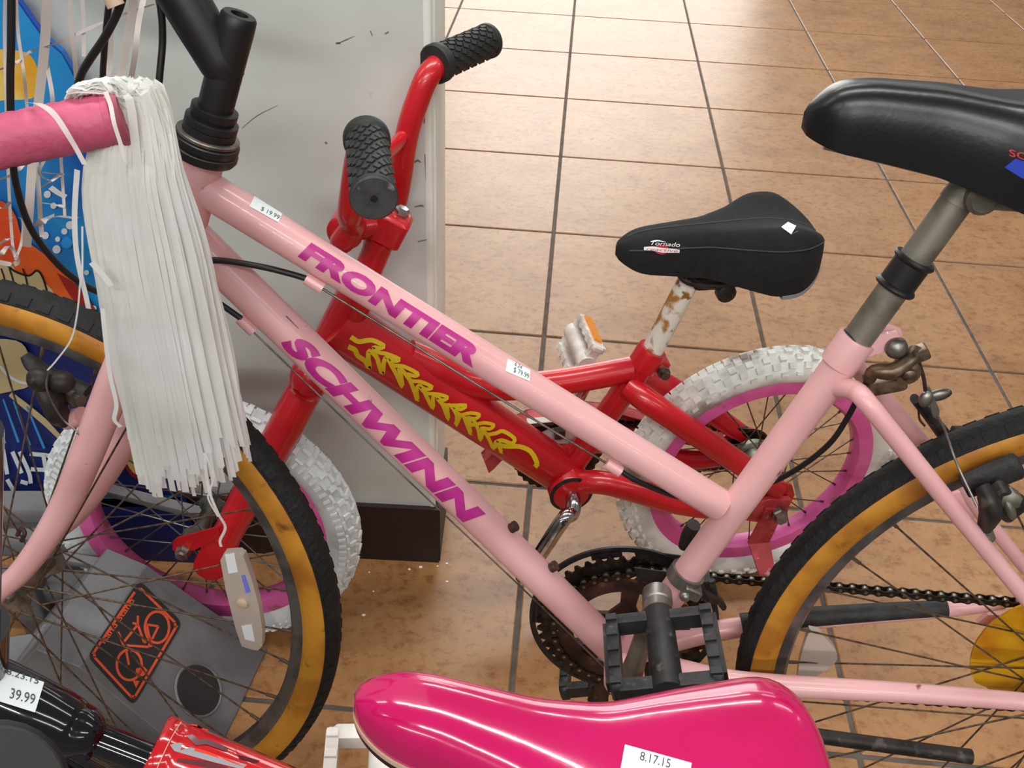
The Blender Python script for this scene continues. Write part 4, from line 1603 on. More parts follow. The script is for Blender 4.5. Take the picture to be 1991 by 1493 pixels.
# chainring, chain and guard on the far side
crr = RD.n * -.050
mb = MB()
lathe(mb, rbb + crr, RD.n, [(0, .050), (.003, .050)], 40)
obj('chainring_disc', mb, M['whiteplastic'], rb, label='dusty white chainring disc')
mb = MB()
nn = 60
vs, fs = [], []
for z in (-.003, .006):
    for k in range(nn):
        a = 2 * math.pi * k / nn
        r_ = .0625 + (.0022 if k % 2 else -.0012)
        vs.append(rbb + crr + RD.t * r_ * math.cos(a) + RD.u * r_ * math.sin(a) + RD.n * z)
    for k in range(nn):
        a = 2 * math.pi * k / nn
        vs.append(rbb + crr + (RD.t * math.cos(a) + RD.u * math.sin(a)) * .0515 + RD.n * z)
for k in range(nn):
    k2 = (k + 1) % nn
    fs += [(k, k2, nn + k2, nn + k), (2 * nn + k, 3 * nn + k, 3 * nn + k2, 2 * nn + k2), (k, 2 * nn + k, 2 * nn + k2, k2), (nn + k, nn + k2, 3 * nn + k2, 3 * nn + k)]
mb.add(vs, fs)
obj('chain_on_ring', mb, M['chain'], rb)
mb = MB()
rl = RD.L(rbb)
for a, b_ in (((rl[0], rl[1] + .058), (0, RR + .034)), ((rl[0], rl[1] - .058), (0, RR - .034))):
    A, B = RD.P(*a, -.048), RD.P(*b_, -.048)
    d = nrm(B - A)
    k = 0
    L__ = np.linalg.norm(B - A)
    while k * .0127 < L__:
        box(mb, A + d * (k * .0127), (d, RD.u, RD.n), (.0052, .0042 if k % 2 else .0032, .0035))
        k += 1
obj('chain', mb, M['chain'], rb, kind='stuff')
mb = MB()
lathe(mb, RHUB - RD.n * .050, RD.n, [(0, .034), (.003, .036), (.006, .034), (.006, .02)], 24)
obj('sprocket', mb, M['chain'], rb)
gp = [(935, 880), (1004, 806), (1024, 796), (1120, 778), (1200, 786), (1330, 822), (1448, 850), (1456, 872), (1440, 884), (1330, 862), (1200, 838), (1110, 836), (1030, 852), (985, 884), (958, 912), (950, 918)]
mb = MB()
slab(mb, [RD(x, y, -.068) for x, y in gp], RD.n * .002)
tp = [(940, 876), (1004, 806), (1024, 796), (1120, 778), (1200, 786), (1330, 822), (1448, 850)]
for (a, b_) in zip(tp[:-1], tp[1:]):
    slab(mb, [RD(*a, -.068), RD(*b_, -.068), RD(*b_, -.068) + RD.n * .022, RD(*a, -.068) + RD.n * .022], -RD.u * .0015)
obj('chain_guard', mb, M['red_dirty'], rb, label='dusty red chain guard')
mb = MB()
box(mb, RD(1050, 820, -.04), (RD.t, RD.u, RD.n), (.018, .003, .006))
box(mb, RD(1088, 842, -.035), (RD.t, RD.u, RD.n), (.007, .007, .005))
obj('guard_clip', mb, M['steel'], rb)
# far pedal, white with amber reflectors, on its crank
fce = RD.P(rl[0] + .040, rl[1] + .098, -.075)
mb = MB()
tube(mb, cr([rbb - RD.n * .03, rbb - RD.n * .062, rbb - RD.n * .07 + RD.t * .012 + RD.u * .03, fce], 6), .0085, 14)
obj('crank_arm', mb, M['chrome'], rb)
pe = nrm(RD.t * .5 + RD.u * .86)
P_ = pedal(rb, RD(1143, 715, -.085), -RD.n, pe, M['whiteplastic'], .092, .027)
eb_ = nrm(np.cross(RD.n, pe))
for s in (1, -1):
    mb = MB()
    box(mb, RD(1143, 715, -.085) - RD.n * .05 + pe * (s * .0335), (RD.n, eb_, pe), (.030, .0062, .002))
    obj('pedal_reflector', mb, M['orange'], P_)

# flame print on the main tube
fj = on_cyl(RM_A, RM_B, .0312, .0006)
mb = MB()
zz = [(682, 655), (697, 664), (712, 662), (726, 662), (746, 672), (738, 677), (726, 675), (736, 685), (752, 688), (776, 698), (768, 702), (757, 698), (764, 710), (784, 712), (812, 726), (806, 731), (790, 727), (800, 740), (818, 742), (840, 752), (830, 757), (817, 752), (828, 764), (850, 766), (870, 772), (862, 778), (850, 774), (862, 786), (880, 788), (906, 788), (896, 796), (882, 792), (894, 806), (914, 803), (932, 806), (924, 814), (908, 812), (918, 826), (940, 822), (960, 826), (952, 834), (936, 832), (945, 844), (965, 842), (978, 838), (1000, 852), (995, 862), (976, 856), (962, 862), (985, 868), (1010, 868), (1032, 878), (1044, 900), (1040, 908)]
line_decal(mb, zz, [10, 8, 7.5, 7, 7, 7, 7, 8, 10], fj, 3)
z2 = [(677, 674), (690, 680), (696, 692), (710, 702), (718, 716), (716, 696), (718, 682), (732, 694), (738, 712), (744, 726), (746, 706), (752, 694), (762, 712), (772, 730), (782, 752), (780, 732), (776, 714), (796, 738), (806, 762), (812, 780), (810, 756), (818, 750), (830, 772), (842, 794), (842, 772), (850, 770), (862, 790), (872, 816), (870, 792), (876, 788), (888, 808), (886, 828), (898, 806), (908, 826), (916, 846), (912, 822), (920, 816), (930, 836), (934, 856), (940, 838), (950, 852), (960, 872), (968, 858), (970, 866), (976, 882), (970, 864)]
line_decal(mb, z2, [10, 9, 8, 7.5, 7, 7, 7], fj, 3)
obj('flame_print', mb, M['yellow'], main, label='yellow flame print')

# fork and steerer
FK = [RD(604, 738, .030), RD(560, 820, .044), RD(525, 885, .050), RD(470, 985, .055), RD(440, 1042, .056)]
fk = empty('fork', parent=rb)
mb = MB()
mbF = MB()
mirS = lambda p: np.asarray(p) - nf * 2 * ((np.asarray(p) - RFH) @ nf)
tube(mb, cr(FK, 5), [.0205, .0205, .0205, .0195, .018], 22)
tube(mbF, cr([mirS(p) for p in FK], 5), [.0205, .0205, .0205, .0195, .018], 22)
fa = nrm(FK[-1] - FK[-2])
for q_, sgn in ((mb, 1), (mbF, -1)):
    base = FK[-1] if sgn > 0 else mirS(FK[-1])
    fd = fa if sgn > 0 else nrm(mirS(FK[-1]) - mirS(FK[-2]))
    ew = nrm(np.cross(nf, fd))
    pl = [(-.018, -.012), (.018, -.012), (.020, .02), (.021, .045)] + [(.021 * math.cos(a), .055 + .021 * math.sin(a)) for a in np.linspace(0, math.pi, 9)] + [(-.021, .045), (-.020, .02)]
    prism(q_, pl, base - nf * .004, ew, fd, nf, .008, bev=.001)
obj('fork_leg', mb, M['red'], fk)
obj('fork_leg', mbF, M['red'], fk)
mb = MB()
ctr = (FK[0] + mirS(FK[0])) / 2
tube(mb, cr([FK[0], FK[0] * .7 + mirS(FK[0]) * .3 + RD.u * .01, FK[0] * .3 + mirS(FK[0]) * .7 + RD.u * .01, mirS(FK[0])], 5), .021, 20)
obj('fork_crown', mb, M['red'], fk)
# axle tab and nut on the near leg
mb = MB()
slab(mb, [SWH(x, y, .062) for x, y in ((338, 1050), (345, 1044), (425, 1022), (430, 1040), (380, 1066), (345, 1074), (337, 1064))], nf * .003)
obj('axle_tab', mb, M['red'], rb)
mb = MB()
lathe(mb, SWH(360, 1066, .060), nf, [(0, .010), (.006, .010), (.008, .0085), (.014, .0085), (.016, .006)], 6)
obj('axle_nut', mb, M['steel'], rb)
hx_ = nrm(RD(706, 548) - RD(608, 735))
stm = RD(744, 458)
mb = MB()
tube(mb, [RD(706, 548), stm], .0158, 22)
lathe(mb, RD(706, 548), hx_, [(-.004, .0205), (.004, .022), (.008, .022), (.012, .017)], 24)
obj('steerer', mb, M['red'], rb)
# stem body
Cc = stm - RD.t * .036 + RD.u * .014
ew = nrm(np.cross(nf, hx_))
if ew @ RD.t < 0:
    ew = -ew
mb = MB()
box(mb, stm + hx_ * .014 + ew * .003, (ew, nf, hx_), (.0185, .0185, .018), bev=.007)
lathe(mb, stm - hx_ * .018, hx_, [(0, .0155), (.014, .0175)], 24)
tube(mb, cr([stm + hx_ * .02, stm * .5 + Cc * .5 + hx_ * .008, Cc], 4), [.017, .0155, .0165], 18)
lathe(mb, Cc - nf * .020, nf, [(0, .017), (.002, .0195), (.038, .0195), (.040, .017)], 24)
obj('stem', mb, M['red'], rb)
mb = MB()
lathe(mb, stm + hx_ * .031 + ew * .006, hx_, [(0, .009), (.007, .009), (.0095, .006)], 6)
obj('stem_bolt', mb, M['chrome'], rb)
# handlebar
gz = .770
ng0, ng1 = at_z(713, 270, gz), at_z(727, 385, gz)
fg0, fg1 = at_z(848, 124, gz), at_z(950, 79, gz)
nb = at_y(684, 446, Cc[1] - .052)
fb = Cc - nf * .048 + np.array([.004, 0, .0])
NB = [Cc, Cc + nf * .03 - RD.u * .004, nb + np.array([0, .012, -.001]), nb + np.array([.0, -.004, .014]), at_y(683, 400, .853), at_y(697, 310, .838), ng0 * .9 + ng1 * .1 + np.array([-.004, .016, -.006]), ng0 * .6 + ng1 * .4, ng1]
FB = [Cc, Cc - nf * .03 - RD.u * .004, fb + np.array([.006, .012, .002]), at_y(766, 400, 1.000), at_y(790, 268, 1.003), at_y(812, 195, 1.006), at_y(838, 140, 1.016), fg0 * .7 + fg1 * .3, fg1]
mb = MB()
tube(mb, list(reversed(cr(NB, 6))) + cr(FB, 6)[1:], .0130, 20)
obj('handlebar', mb, M['red'], rb)
mb = MB()
tube(mb, cr([at_y(690, 340, .843), at_y(740, 305, .92), at_y(775, 275, .985), at_y(801, 238, 1.004)], 4), [.0085, .0085, .008, .004], 12)
obj('crossbar', mb, M['red'], rb)


def grip2(A, B, extra):
    d = nrm(B - A)
    ln = np.linalg.norm(B - A)
    mb = MB()
    lathe(mb, A, d, [(-.004, .013), (-.004, .0198), (-.002, .0212), (.006, .0212), (.008, .0198), (.010, .0176), (ln - .006, .0176), (ln - .005, .0194), (ln - .001, .0198), (ln, .0190), (ln, .0035)], 30)
    g = obj('grip', mb, M['griprubber'], rb, 45, label='dark ribbed rubber grip')
    # raised rib pattern
    e = nrm(np.cross(d, ez))
    f_ = np.cross(d, e)
    mb = MB()
    rows = 11
    for i in range(rows):
        x = .014 + (ln - .026) * i / (rows - 1)
        for k in range(12):
            a = 2 * math.pi * (k + .5 * (i % 2)) / 12
            c = A + d * x + (e * math.cos(a) + f_ * math.sin(a)) * .0179
            rdir = e * math.cos(a) + f_ * math.sin(a)
            tdir = np.cross(d, rdir)
            box(mb, c, (nrm(d + tdir * .5), nrm(tdir - d * .5), rdir), (.0034, .0026, .0012))
    obj('grip_ribs', mb, M['griprubber'], g, kind='stuff')
    mb = MB()
    lathe(mb, B, d, [(0, .0190), (.0012, .0177), (.0015, .003), (-.003, .0028), (-.003, .0002)], 30)
    for k in range(4):
        a = math.pi / 4 + k * math.pi / 2
        dd = e * math.cos(a) + f_ * math.sin(a)
        slab(mb, [B + d * .0014 + dd * .003 + np.cross(d, dd) * .0012, B + d * .0014 + dd * .003 - np.cross(d, dd) * .0012, B + d * .0016 + dd * .009], d * .0006)
    obj('grip_end', mb, M['griprubber_end'], g)
    mb = MB()
    lathe(mb, B + d * .0014, d, [(0, .0030), (.0005, .0030)], 14)
    obj('grip_end_hole', mb, M['black'], g)


grip2(ng0, ng1, 1)
grip2(fg0, fg1, 0)

# wheels with knobbly white tyres
rwr, _, _ = wheel(rb, 'rear_wheel', RHUB, RD.t, RD.u, RD.n, RR, .044, .046, .022, .030, dict(tread=M['white_tyre'], rim=M['pinkrim'], hub=M['hub'], spoke=M['spoke']), 28, .026, .030, phase=.1)
rwf, _, _ = wheel(rb, 'front_wheel', RFH, SWH.t, SWH.u, SWH.n, RR, .044, .046, .022, .030, dict(tread=M['grey_tyre'], rim=M['pinkrim'], hub=M['hub'], spoke=M['rim']), 28, .018, .030, phase=.1)


def knobs(wh, C, t, u, n, R, mt, count, pattern):
    mb = MB()
    rc = R - .022
    for i in range(count):
        th0 = 2 * math.pi * i / count
        for (deg, sh, hx2, hy2, hz) in pattern:
            for s in ((1, -1) if deg else (1,)):
                th = th0 + sh * 2 * math.pi / count
                d = t * math.cos(th) + u * math.sin(th)
                q = -t * math.sin(th) + u * math.cos(th)
                a = math.radians(deg) * s
                nn_ = d * math.cos(a) + n * math.sin(a)
                p = C + d * (rc + .022 * math.cos(a)) + n * (.023 * math.sin(a))
                box(mb, p + nn_ * (hz * .4), (q, np.cross(nn_, q), nn_), (hx2, hy2, hz))
    return obj('tread_knobs', mb, mt, wh, 30, kind='stuff')


knobs(rwr, RHUB, RD.t, RD.u, RD.n, RR, M['white_knob'], 56, [(0, 0, .0048, .0044, .0040), (25, .5, .0046, .0042, .0040), (50, 0, .0050, .0042, .0036), (76, .5, .0042, .0022, .0026)])
knobs(rwf, RFH, SWH.t, SWH.u, SWH.n, RR, M['grey_knob'], 54, [(0, 0, .0032, .0070, .0020), (22, .5, .0058, .0022, .0020), (38, 0, .0030, .0048, .0020), (56, .5, .0060, .0018, .0018), (74, 0, .0018, .0046, .0014), (74, .5, .0018, .0046, .0014)])
mb = MB()
lathe(mb, RHUB - RD.n * .034, RD.n, [(0, .020), (.002, .030), (.010, .030), (.014, .024), (.050, .024), (.056, .030), (.062, .028), (.066, .014)], 26)
obj('coaster_hub', mb, M['hub'], rwr)
mb = MB()
v0 = RHUB + (RD.t * math.cos(.75) + RD.u * math.sin(.75)) * .140
tube(mb, [v0, v0 + (RD.t * math.cos(.75) + RD.u * math.sin(.75)) * .02], [.003, .004], 10)
obj('valve', mb, M['dark'], rwr)

# saddle
rs0 = RD(1196, 492)
rex = nrm(RD.t * 1.0 + RD.u * .02)
rez = nrm(np.cross(rex, RD.n))
if rez[2] < 0:
    rez = -rez
prof = [(0, .021, -.010, .020, 0), (.08, .024, -.016, .026, 0), (.22, .026, -.020, .030, .001), (.42, .032, -.024, .034, .003), (.56, .050, -.029, .040, .008), (.68, .072, -.030, .049, .016), (.82, .080, -.028, .052, .021), (1, .076, -.024, .046, .018)]
rr_ = loft_saddle(rs0, rex, RD.n, rez, .250, prof, 30, 26, .16, .30, .62, .70)
mb = MB()
rings_mesh(mb, rr_)
rsad = obj('saddle', mb, M['saddlecloth'], rb, 60, label='black fabric saddle with grey piping')
mb = MB()
ns = len(rr_)
edge_strip(mb, rr_[int(ns * .66):], -.004, .0005, .0008, rez)
obj('saddle_base', mb, M['grey_trim'], rsad)
sj = on_mesh(rsad, .0006)
for frac in (.19, .50):
    mb = MB()
    pts = [r[int(round(frac * (len(r) - 1)))] for r in rr_[5:-2]]
    tube(mb, [p + rez * .0003 for p in pts], .0008, 6)
    obj('piping', mb, M['stitch'], rsad)
mb = MB()
quad_decal(mb, [(1519, 442), (1538, 456), (1548, 440), (1532, 432)], sj, 4, 4)
poly_decal(mb, [(1538, 456), (1551, 450), (1546, 438)], sj)
obj('paper_scrap', mb, M['label'], rsad)
mb = MB()
c_ = np.array([1286, 485])
poly_decal(mb, [c_ + np.array([38 * math.cos(a) * .9, 8 * math.sin(a)]) * np.array([.42, 1.15]) for a in np.linspace(0, 2 * math.pi, 20)[:-1]], sj)
obj('saddle_logo_ground', mb, M['redprint'], rsad)
sj2 = on_mesh(rsad, .0010)
mb = MB()
line_decal(mb, [(1252, 483), (1270, 483), (1286, 486), (1305, 487), (1321, 488)], [6, 8, 9, 8, 6], sj2)
line_decal(mb, [(1265, 470), (1278, 468), (1294, 471)], [1.5, 2.5, 1], sj2)
text_decal(mb, 'Tornado', [(1265, 476), (1322, 480), (1322, 472), (1266, 469)], sj2, shear=.3, cuts=2)
obj('saddle_lettering', mb, M['label'], rsad)
sj3 = on_mesh(rsad, .0014)
mb = MB()
text_decal(mb, 'reactive', [(1256, 485.5), (1318, 490), (1318, 485), (1256, 481)], sj3, shear=.3, cuts=2)
obj('saddle_lettering', mb, M['redprint'], rsad)
mb = MB()
box(mb, RD(1352, 540) + RD.t * .016, (RD.t, RD.u, RD.n), (.022, .008, .018), bev=.004)
lathe(mb, RD(1400, 552) - RD.n * .024, RD.n, [(0, .011), (.012, .012), (.012, .006), (.038, .006), (.038, .012), (.048, .012), (.050, .007)], 14)
obj('saddle_clamp', mb, M['dark'], rb)
for s in (1, -1):
    mb = MB()
    tube(mb, cr([rs0 + rex * .07 + RD.n * s * .010 - rez * .016, RD(1340, 532) + RD.n * s * .019 - RD.t * .008, RD(1352, 540) + RD.n * s * .021 + RD.t * .03, rs0 + rex * .2 + RD.n * s * .03 - rez * .03], 5), .0035, 10)
    obj('saddle_rail', mb, M['dark'], rb)

# ================================================================== BLACK BICYCLE IN THE FOREGROUND
BK = Plane(-.11, 0.0, O=(.05, .313, 0))
kb = empty('black_bicycle', BK.P(-.1, 0))
tag(kb, 'black bicycle at the front edge with hot pink saddle and red padded tube', 'bicycle')
RK = .225
kn0 = at_depth(690, 1368, .540)
kex = nrm(BK.t * 1.0 - BK.u * .01 + BK.n * .10)
key = nrm(BK.n - BK.t * .10)
kez = nrm(np.cross(kex, key))
if kez[2] < 0:
    kez = -kez
prof = [(0, .0245, -.004, .022, 0), (.08, .0250, -.006, .025, 0), (.2, .0255, -.008, .024, 0), (.38, .030, -.010, .018, 0), (.52, .040, -.010, .015, 0), (.66, .060, -.010, .019, .002), (.82, .080, -.010, .026, .004), (.94, .084, -.010, .028, .004), (1, .080, -.010, .026, .003)]
kr = loft_saddle(kn0, kex, key, kez, .262, prof, 34, 30, .18, .16, .74, .80, .12)
mb = MB()
rings_mesh(mb, kr)
ks = obj('saddle', mb, M['hotpink'], kb, 60, label='glossy hot pink saddle')
mb = MB()
edge_strip(mb, kr, -.0032, .0004, .0012, kez)
obj('saddle_piping', mb, M['cream'], ks)
mb = MB()
edge_strip(mb, kr, -.0095, -.0032, .0002, kez)
obj('saddle_base', mb, M['maroon'], ks)
kj = on_mesh(ks, .0005)
mb = MB()
quad_decal(mb, [(1206, 1497), (1338, 1530), (1345, 1484), (1215, 1448)], kj, 10, 6)
kt = obj('price_tag', mb, M['label'], kb, label='white dated price sticker on the pink saddle')
mb = MB()
text_decal(mb, '8.17.15', [(1243, 1479), (1302, 1495), (1305, 1478), (1246, 1462)], on_mesh(ks, .0009), cuts=2)
obj('print', mb, M['ink'], kt)
# frame
k_head = BK.P(-.375, .640)
k_st = BK.P(.075, .50)
k_bb = BK.P(-.055, .265)
ka, kb_, kc = BK(-70, 1318), BK(165, 1424), BK(300, 1480)
kd = nrm(kc - kb_)
mb = MB()
tube(mb, cr([ka - nrm(kb_ - ka) * .08, ka, BK(60, 1376), BK(130, 1412), kb_, BK(185, 1436)], 5), [.021, .0205, .0195, .0185, .0155, .0115], 24)
obj('head_gusset_tube', mb, M['blackgloss'], kb, label='glossy black frame tube with weld')
mb = MB()
tube(mb, [BK(180, 1433), kc, kc + kd * .30], .0103, 18)
obj('top_tube', mb, M['blackgloss'], kb)
mb = MB()
for k in range(9):
    a = 2 * math.pi * k / 9
    ball(mb, BK(186, 1437) + (BK.n * math.cos(a) + np.cross(kd, BK.n) * math.sin(a)) * .0108, .0032, n=8)
obj('weld_bead', mb, M['blackgloss'], kb)
Atg = BK(-90, 1308)
Btg = BK(75, 1382)
tj = on_cyl(Atg, Btg, .0205, .0006)
mb = MB()
quad_decal(mb, [(-60, 1345), (68, 1385), (86, 1326), (-60, 1276)], tj, 12, 8)
kt2 = obj('price_tag', mb, M['label'], kb, label='white price sticker on the glossy black tube')
tj2 = on_cyl(Atg, Btg, .0205, .0010)
mb = MB()
text_decal(mb, '39.99', [(18, 1357), (66, 1370), (70, 1350), (22, 1337)], tj2, cuts=2)
text_decal(mb, '8.23.15', [(12, 1310), (74, 1330), (77, 1318), (14, 1299)], tj2, cuts=2)
obj('print', mb, M['ink'], kt2)
# padded red sleeve on the top tube
pa = BK(296, 1455)
pA, pB = pa, pa + kd * .27
mb = MB()
fr = [(0, .012), (0, .0215), (.002, .0228), (.010, .0228), (.0125, .0218), (.015, .0228), (.25, .0228), (.27, .0215), (.27, .012)]
lathe(mb, pA, kd, fr, 10)
pad = obj('frame_pad', mb, M['redvinyl'], kb, 50, label='red clear-vinyl frame pad with silver and dark print')
pjv = on_mesh(pad, .0006)
mb = MB()
line_decal(mb, [(352, 1404), (330, 1440), (306, 1492), (300, 1510)], 1.6, pjv)
obj('pad_stitching', mb, M['cream'], pad)
mb = MB()
poly_decal(mb, [(362, 1432), (400, 1422), (452, 1444), (440, 1462), (400, 1448), (380, 1450)], pjv)
poly_decal(mb, [(455, 1448), (520, 1468), (505, 1480), (462, 1468)], pjv)
poly_decal(mb, [(345, 1475), (400, 1480), (470, 1500), (340, 1500)], pjv)
obj('pad_print', mb, M['darkprint'], pad)
mb = MB()
poly_decal(mb, [(330, 1448), (350, 1444), (420, 1468), (480, 1488), (470, 1496), (400, 1478), (338, 1460)], pjv)
obj('pad_print', mb, M['silverprint'], pad)
mb = MB()
line_decal(mb, [(372, 1410), (430, 1424), (520, 1452), (600, 1478)], [3, 6, 6, 5], pjv)
obj('pad_piping', mb, M['orangepipe'], pad)
# the rest of the frame, below and beside the picture
kend = pB + kd * .02
mb = MB()
tube(mb, [k_bb, BK.P(.035, .56)], .014, 18)
obj('seat_tube', mb, M['blackgloss'], kb)
mb = MB()
tube(mb, [BK.P(.030, .54), BK.P(.045, .632)], .0125, 16)
obj('seat_post', mb, M['chrome'], kb)
kh0, kh1 = BK.P(-.395, .53), BK.P(-.355, .66)
mb = MB()
tube(mb, [kh0, kh1], .019, 20)
obj('head_tube', mb, M['blackgloss'], kb)
mb = MB()
tube(mb, [kh0 + (kh1 - kh0) * .2, k_bb], .0165, 18)
obj('down_tube', mb, M['blackgloss'], kb)
mb = MB()
lathe(mb, k_bb - BK.n * .034, BK.n, [(0, .022), (.068, .022)], 22)
obj('bottom_bracket_shell', mb, M['blackgloss'], kb)
KRH, KFH = BK.P(.31, RK), BK.P(-.50, RK)
for s in (1, -1):
    mb = MB()
    tube(mb, cr([BK.P(.034, .54, s * .008), BK.P(.10, .46, s * .035), KRH + BK.n * s * .055], 5), .0085, 12)
    obj('seat_stay', mb, M['blackgloss'], kb)
    mb = MB()
    tube(mb, cr([k_bb + BK.n * s * .015, BK.P(.03, .26, s * .04), KRH + BK.n * s * .055], 5), .0095, 12)
    obj('chain_stay', mb, M['blackgloss'], kb)
    mb = MB()
    tube(mb, cr([kh0 + BK.n * s * .02, kh0 + BK.n * s * .045 - BK.u * .03 - BK.t * .01, KFH + BK.n * s * .052], 5), .0125, 14)
    obj('fork_blade', mb, M['blackgloss'], kb)
for nm_, hb in (('rear_wheel', KRH), ('front_wheel', KFH)):
    wheel(kb, nm_, hb, BK.t, BK.u, BK.n, RK, .046, .048, .02, .028, dict(tread=M['tread'], rim=M['rim'], hub=M['steel'], spoke=M['rim']), 20, .02, .032)
# handlebar and grip close to the lens
kg = at_depth(-30, 1572, .305)
kgd = nrm(nrm(CAM - kg) * .9 + np.array([.35, -.1, .1]))
hbc = kh1 + nrm(kh1 - kh0) * .16
mb = MB()
tube(mb, cr([hbc, hbc + BK.n * .05 + BK.u * .02, kg - kgd * .16 + np.array([-.02, 0, .0]), kg - kgd * .10, kg - kgd * .02], 6), .0112, 14)
tube(mb, cr([hbc, hbc - BK.n * .03 - BK.t * .03, hbc - BK.n * .05 - BK.t * .12 + BK.u * .02, hbc - BK.n * .06 - BK.t * .26 + BK.u * .03], 6), .0112, 14)
tube(mb, [kh1 - nrm(kh1 - kh0) * .03, hbc], .014, 16)
obj('handlebar', mb, M['blackgloss'], kb)
mb = MB()
lathe(mb, kg - kgd * .115, kgd, [(0, .012), (0, .022), (.004, .023), (.008, .017), (.108, .0175), (.110, .0262), (.1135, .0268), (.115, .0250)], 30)
kgr = obj('grip', mb, M['black'], kb, label='black rubber grip')
mb = MB()
lathe(mb, kg, kgd, [(0, .0250), (.0012, .0240), (.0014, .001)], 36)
obj('grip_end', mb, M['griprubber'], kgr)
# cranks and white pedals
cst = at_depth(772, 1420, .80)
kO = cst - np.array([0, .092, 0]) + np.array([.0, 0, -.004])
KP = pedal(kb, kO, nrm(np.array([-.10, 1, .04])), nrm(np.array([1, .10, -.05])), M['whiteplastic'], .094, .043)
kf = BK.L(kO)
mb = MB()
tube(mb, cr([k_bb - BK.n * .03, k_bb - BK.n * .05, BK.P(kf[0], kf[1], kf[2] + .004)], 5), .0085, 12)
tube(mb, cr([k_bb + BK.n * .03, k_bb + BK.n * .05, k_bb - (np.array(BK.P(kf[0], kf[1], 0)) - k_bb) + BK.n * .06], 5), .0085, 12)
obj('crank', mb, M['chrome'], kb)
nearO = k_bb - (np.array(BK.P(kf[0], kf[1], 0)) - k_bb) + BK.n * .064
pedal(kb, nearO, BK.n, BK.t, M['whiteplastic'], .094, .043)

# ================================================================== GREY PLASTIC BICYCLE STAND
sT, sR, sB, sL = at_z(270, 1135, .17), at_z(350, 1210, .11), at_z(260, 1365, .11), at_z(178, 1275, .17)
ridge = nrm((sL - sT) + (sB - sR))
sn = nrm(np.cross(sL - sT, sR - sT))
if sn[2] < 0:
    sn = -sn
down = nrm(np.cross(ridge, sn))
if down[2] > 0:
    down = -down
f0 = sT - ridge * .028 - down * .035          # upper far corner of the sloping face
LEN, SL = .160, .215
st = empty('bicycle_stand', (f0[0] + .1, f0[1] - .1, 0))
tag(st, 'grey moulded plastic bicycle stand with black and orange bicycle sign, low behind the front wheels', 'bicycle stand')
mb = MB()
ex_h = nrm(np.array([-down[0], -down[1], 0]))
tl_, tr_ = f0, f0 + ridge * LEN
slope = np.linalg.norm(down[:2])
kfl = f0[2] / -down[2] - .004
bl_, br_ = f0 + down * kfl, f0 + ridge * LEN + down * kfl
fl_z = lambda p, z: np.array([p[0], p[1], z])
blx = bl_ + (-ridge) * .02
v = [tl_ + down * .03 - ridge * .0, tr_ + down * .03, br_, bl_ - ridge * .03, tl_ + ex_h * .035 + down * .006, tr_ + ex_h * .035 + down * .006, fl_z(tr_ + ex_h * .16, .03), fl_z(tl_ + ex_h * .16, .03)]
bmv = [fl_z(br_, .0005), fl_z(bl_ - ridge * .03, .0005), fl_z(tl_ + ex_h * .16, .0005), fl_z(tr_ + ex_h * .16, .0005)]
mb.add(v + bmv, [(0, 3, 2, 1), (0, 1, 5, 4), (4, 5, 6, 7), (3, 9, 8, 2), (6, 11, 10, 7), (0, 4, 7, 10, 9, 3), (1, 2, 8, 11, 6, 5), (8, 9, 10, 11)])
body = obj('stand_body', mb, M['standgrey'], st, 20)
bv = body.modifiers.new('bevel', 'BEVEL')
bv.width, bv.segments = .008, 3
sjf = on_plane(sT, sn, .0)
sgn = lambda lift: on_plane(sT, sn, lift)
mb = MB()
sg0 = sgn(.0008)


def rquad(c, r, k=5):
    """Rounded quadrilateral in pixels."""
    c = [np.array(p, float) for p in c]
    out = []
    for i in range(4):
        p, a, b_ = c[i], c[i - 1], c[(i + 1) % 4]
        d0, d1 = nrm(a - p) * r, nrm(b_ - p) * r
        for j in range(k):
            t = j / (k - 1)
            out.append((p + d0) * (1 - t) ** 2 + 2 * p * t * (1 - t) + (p + d1) * t * t)
    return out


quad4 = [(270, 1128), (354, 1211), (259, 1372), (170, 1276)]
slab(mb, [sg0(*p) for p in rquad(quad4, 15)], sn * .0012)
sgo = obj('sign_plate', mb, M['signblack'], st, label='black sign with orange bicycle outline')
sg1 = sgn(.0024)
mb = MB()
q4 = [np.array(p, float) for p in quad4]
cen = sum(q4) / 4
inn = [cen + (p - cen) * .90 for p in q4]
rq = rquad(inn, 13, 5)
gap = rq[-4:] + rq[:1]
line_decal(mb, rq[2:] + rq[:1], 5.0, sg1, 2)
z = lambda x, y: (160 + x / 5.74, 1120 + y / 5.74)
for c_, a_, b_ in ((z(835, 570), z(835, 395), z(970, 570)), (z(525, 990), z(525, 820), z(665, 990))):
    c_ = np.array(c_)
    ra, rb__ = np.linalg.norm(np.array(a_) - c_), np.linalg.norm(np.array(b_) - c_)
    line_decal(mb, [c_ + np.array([rb__ * math.cos(t), ra * math.sin(t)]) for t in np.linspace(0, 2 * math.pi, 17)], 5, sg1, 2)
for seg_ in ([z(460, 770), z(740, 790), z(770, 700), z(690, 740), z(620, 540), z(460, 740)], [z(460, 770), z(400, 620)], [z(620, 540), z(560, 520)], [z(620, 540), z(620, 440)], [z(770, 790), z(720, 540), z(850, 560), z(780, 700)], [z(490, 830), z(520, 990)]):
    for a_, b_ in zip(seg_[:-1], seg_[1:]):
        line_decal(mb, [a_, b_], 4.5, sg1, 2)
poly_decal(mb, [z(590, 1090), z(600, 1030), z(690, 1010), z(730, 1050), z(690, 1110), z(620, 1130)], sg1)
poly_decal(mb, [z(560, 1160), z(640, 1170), z(600, 1250)], sg1)
text_decal(mb, 'Rand Stand', [(204, 1252), (262, 1168), (253, 1162), (195, 1246)], sg1, offset=.015, cuts=2)
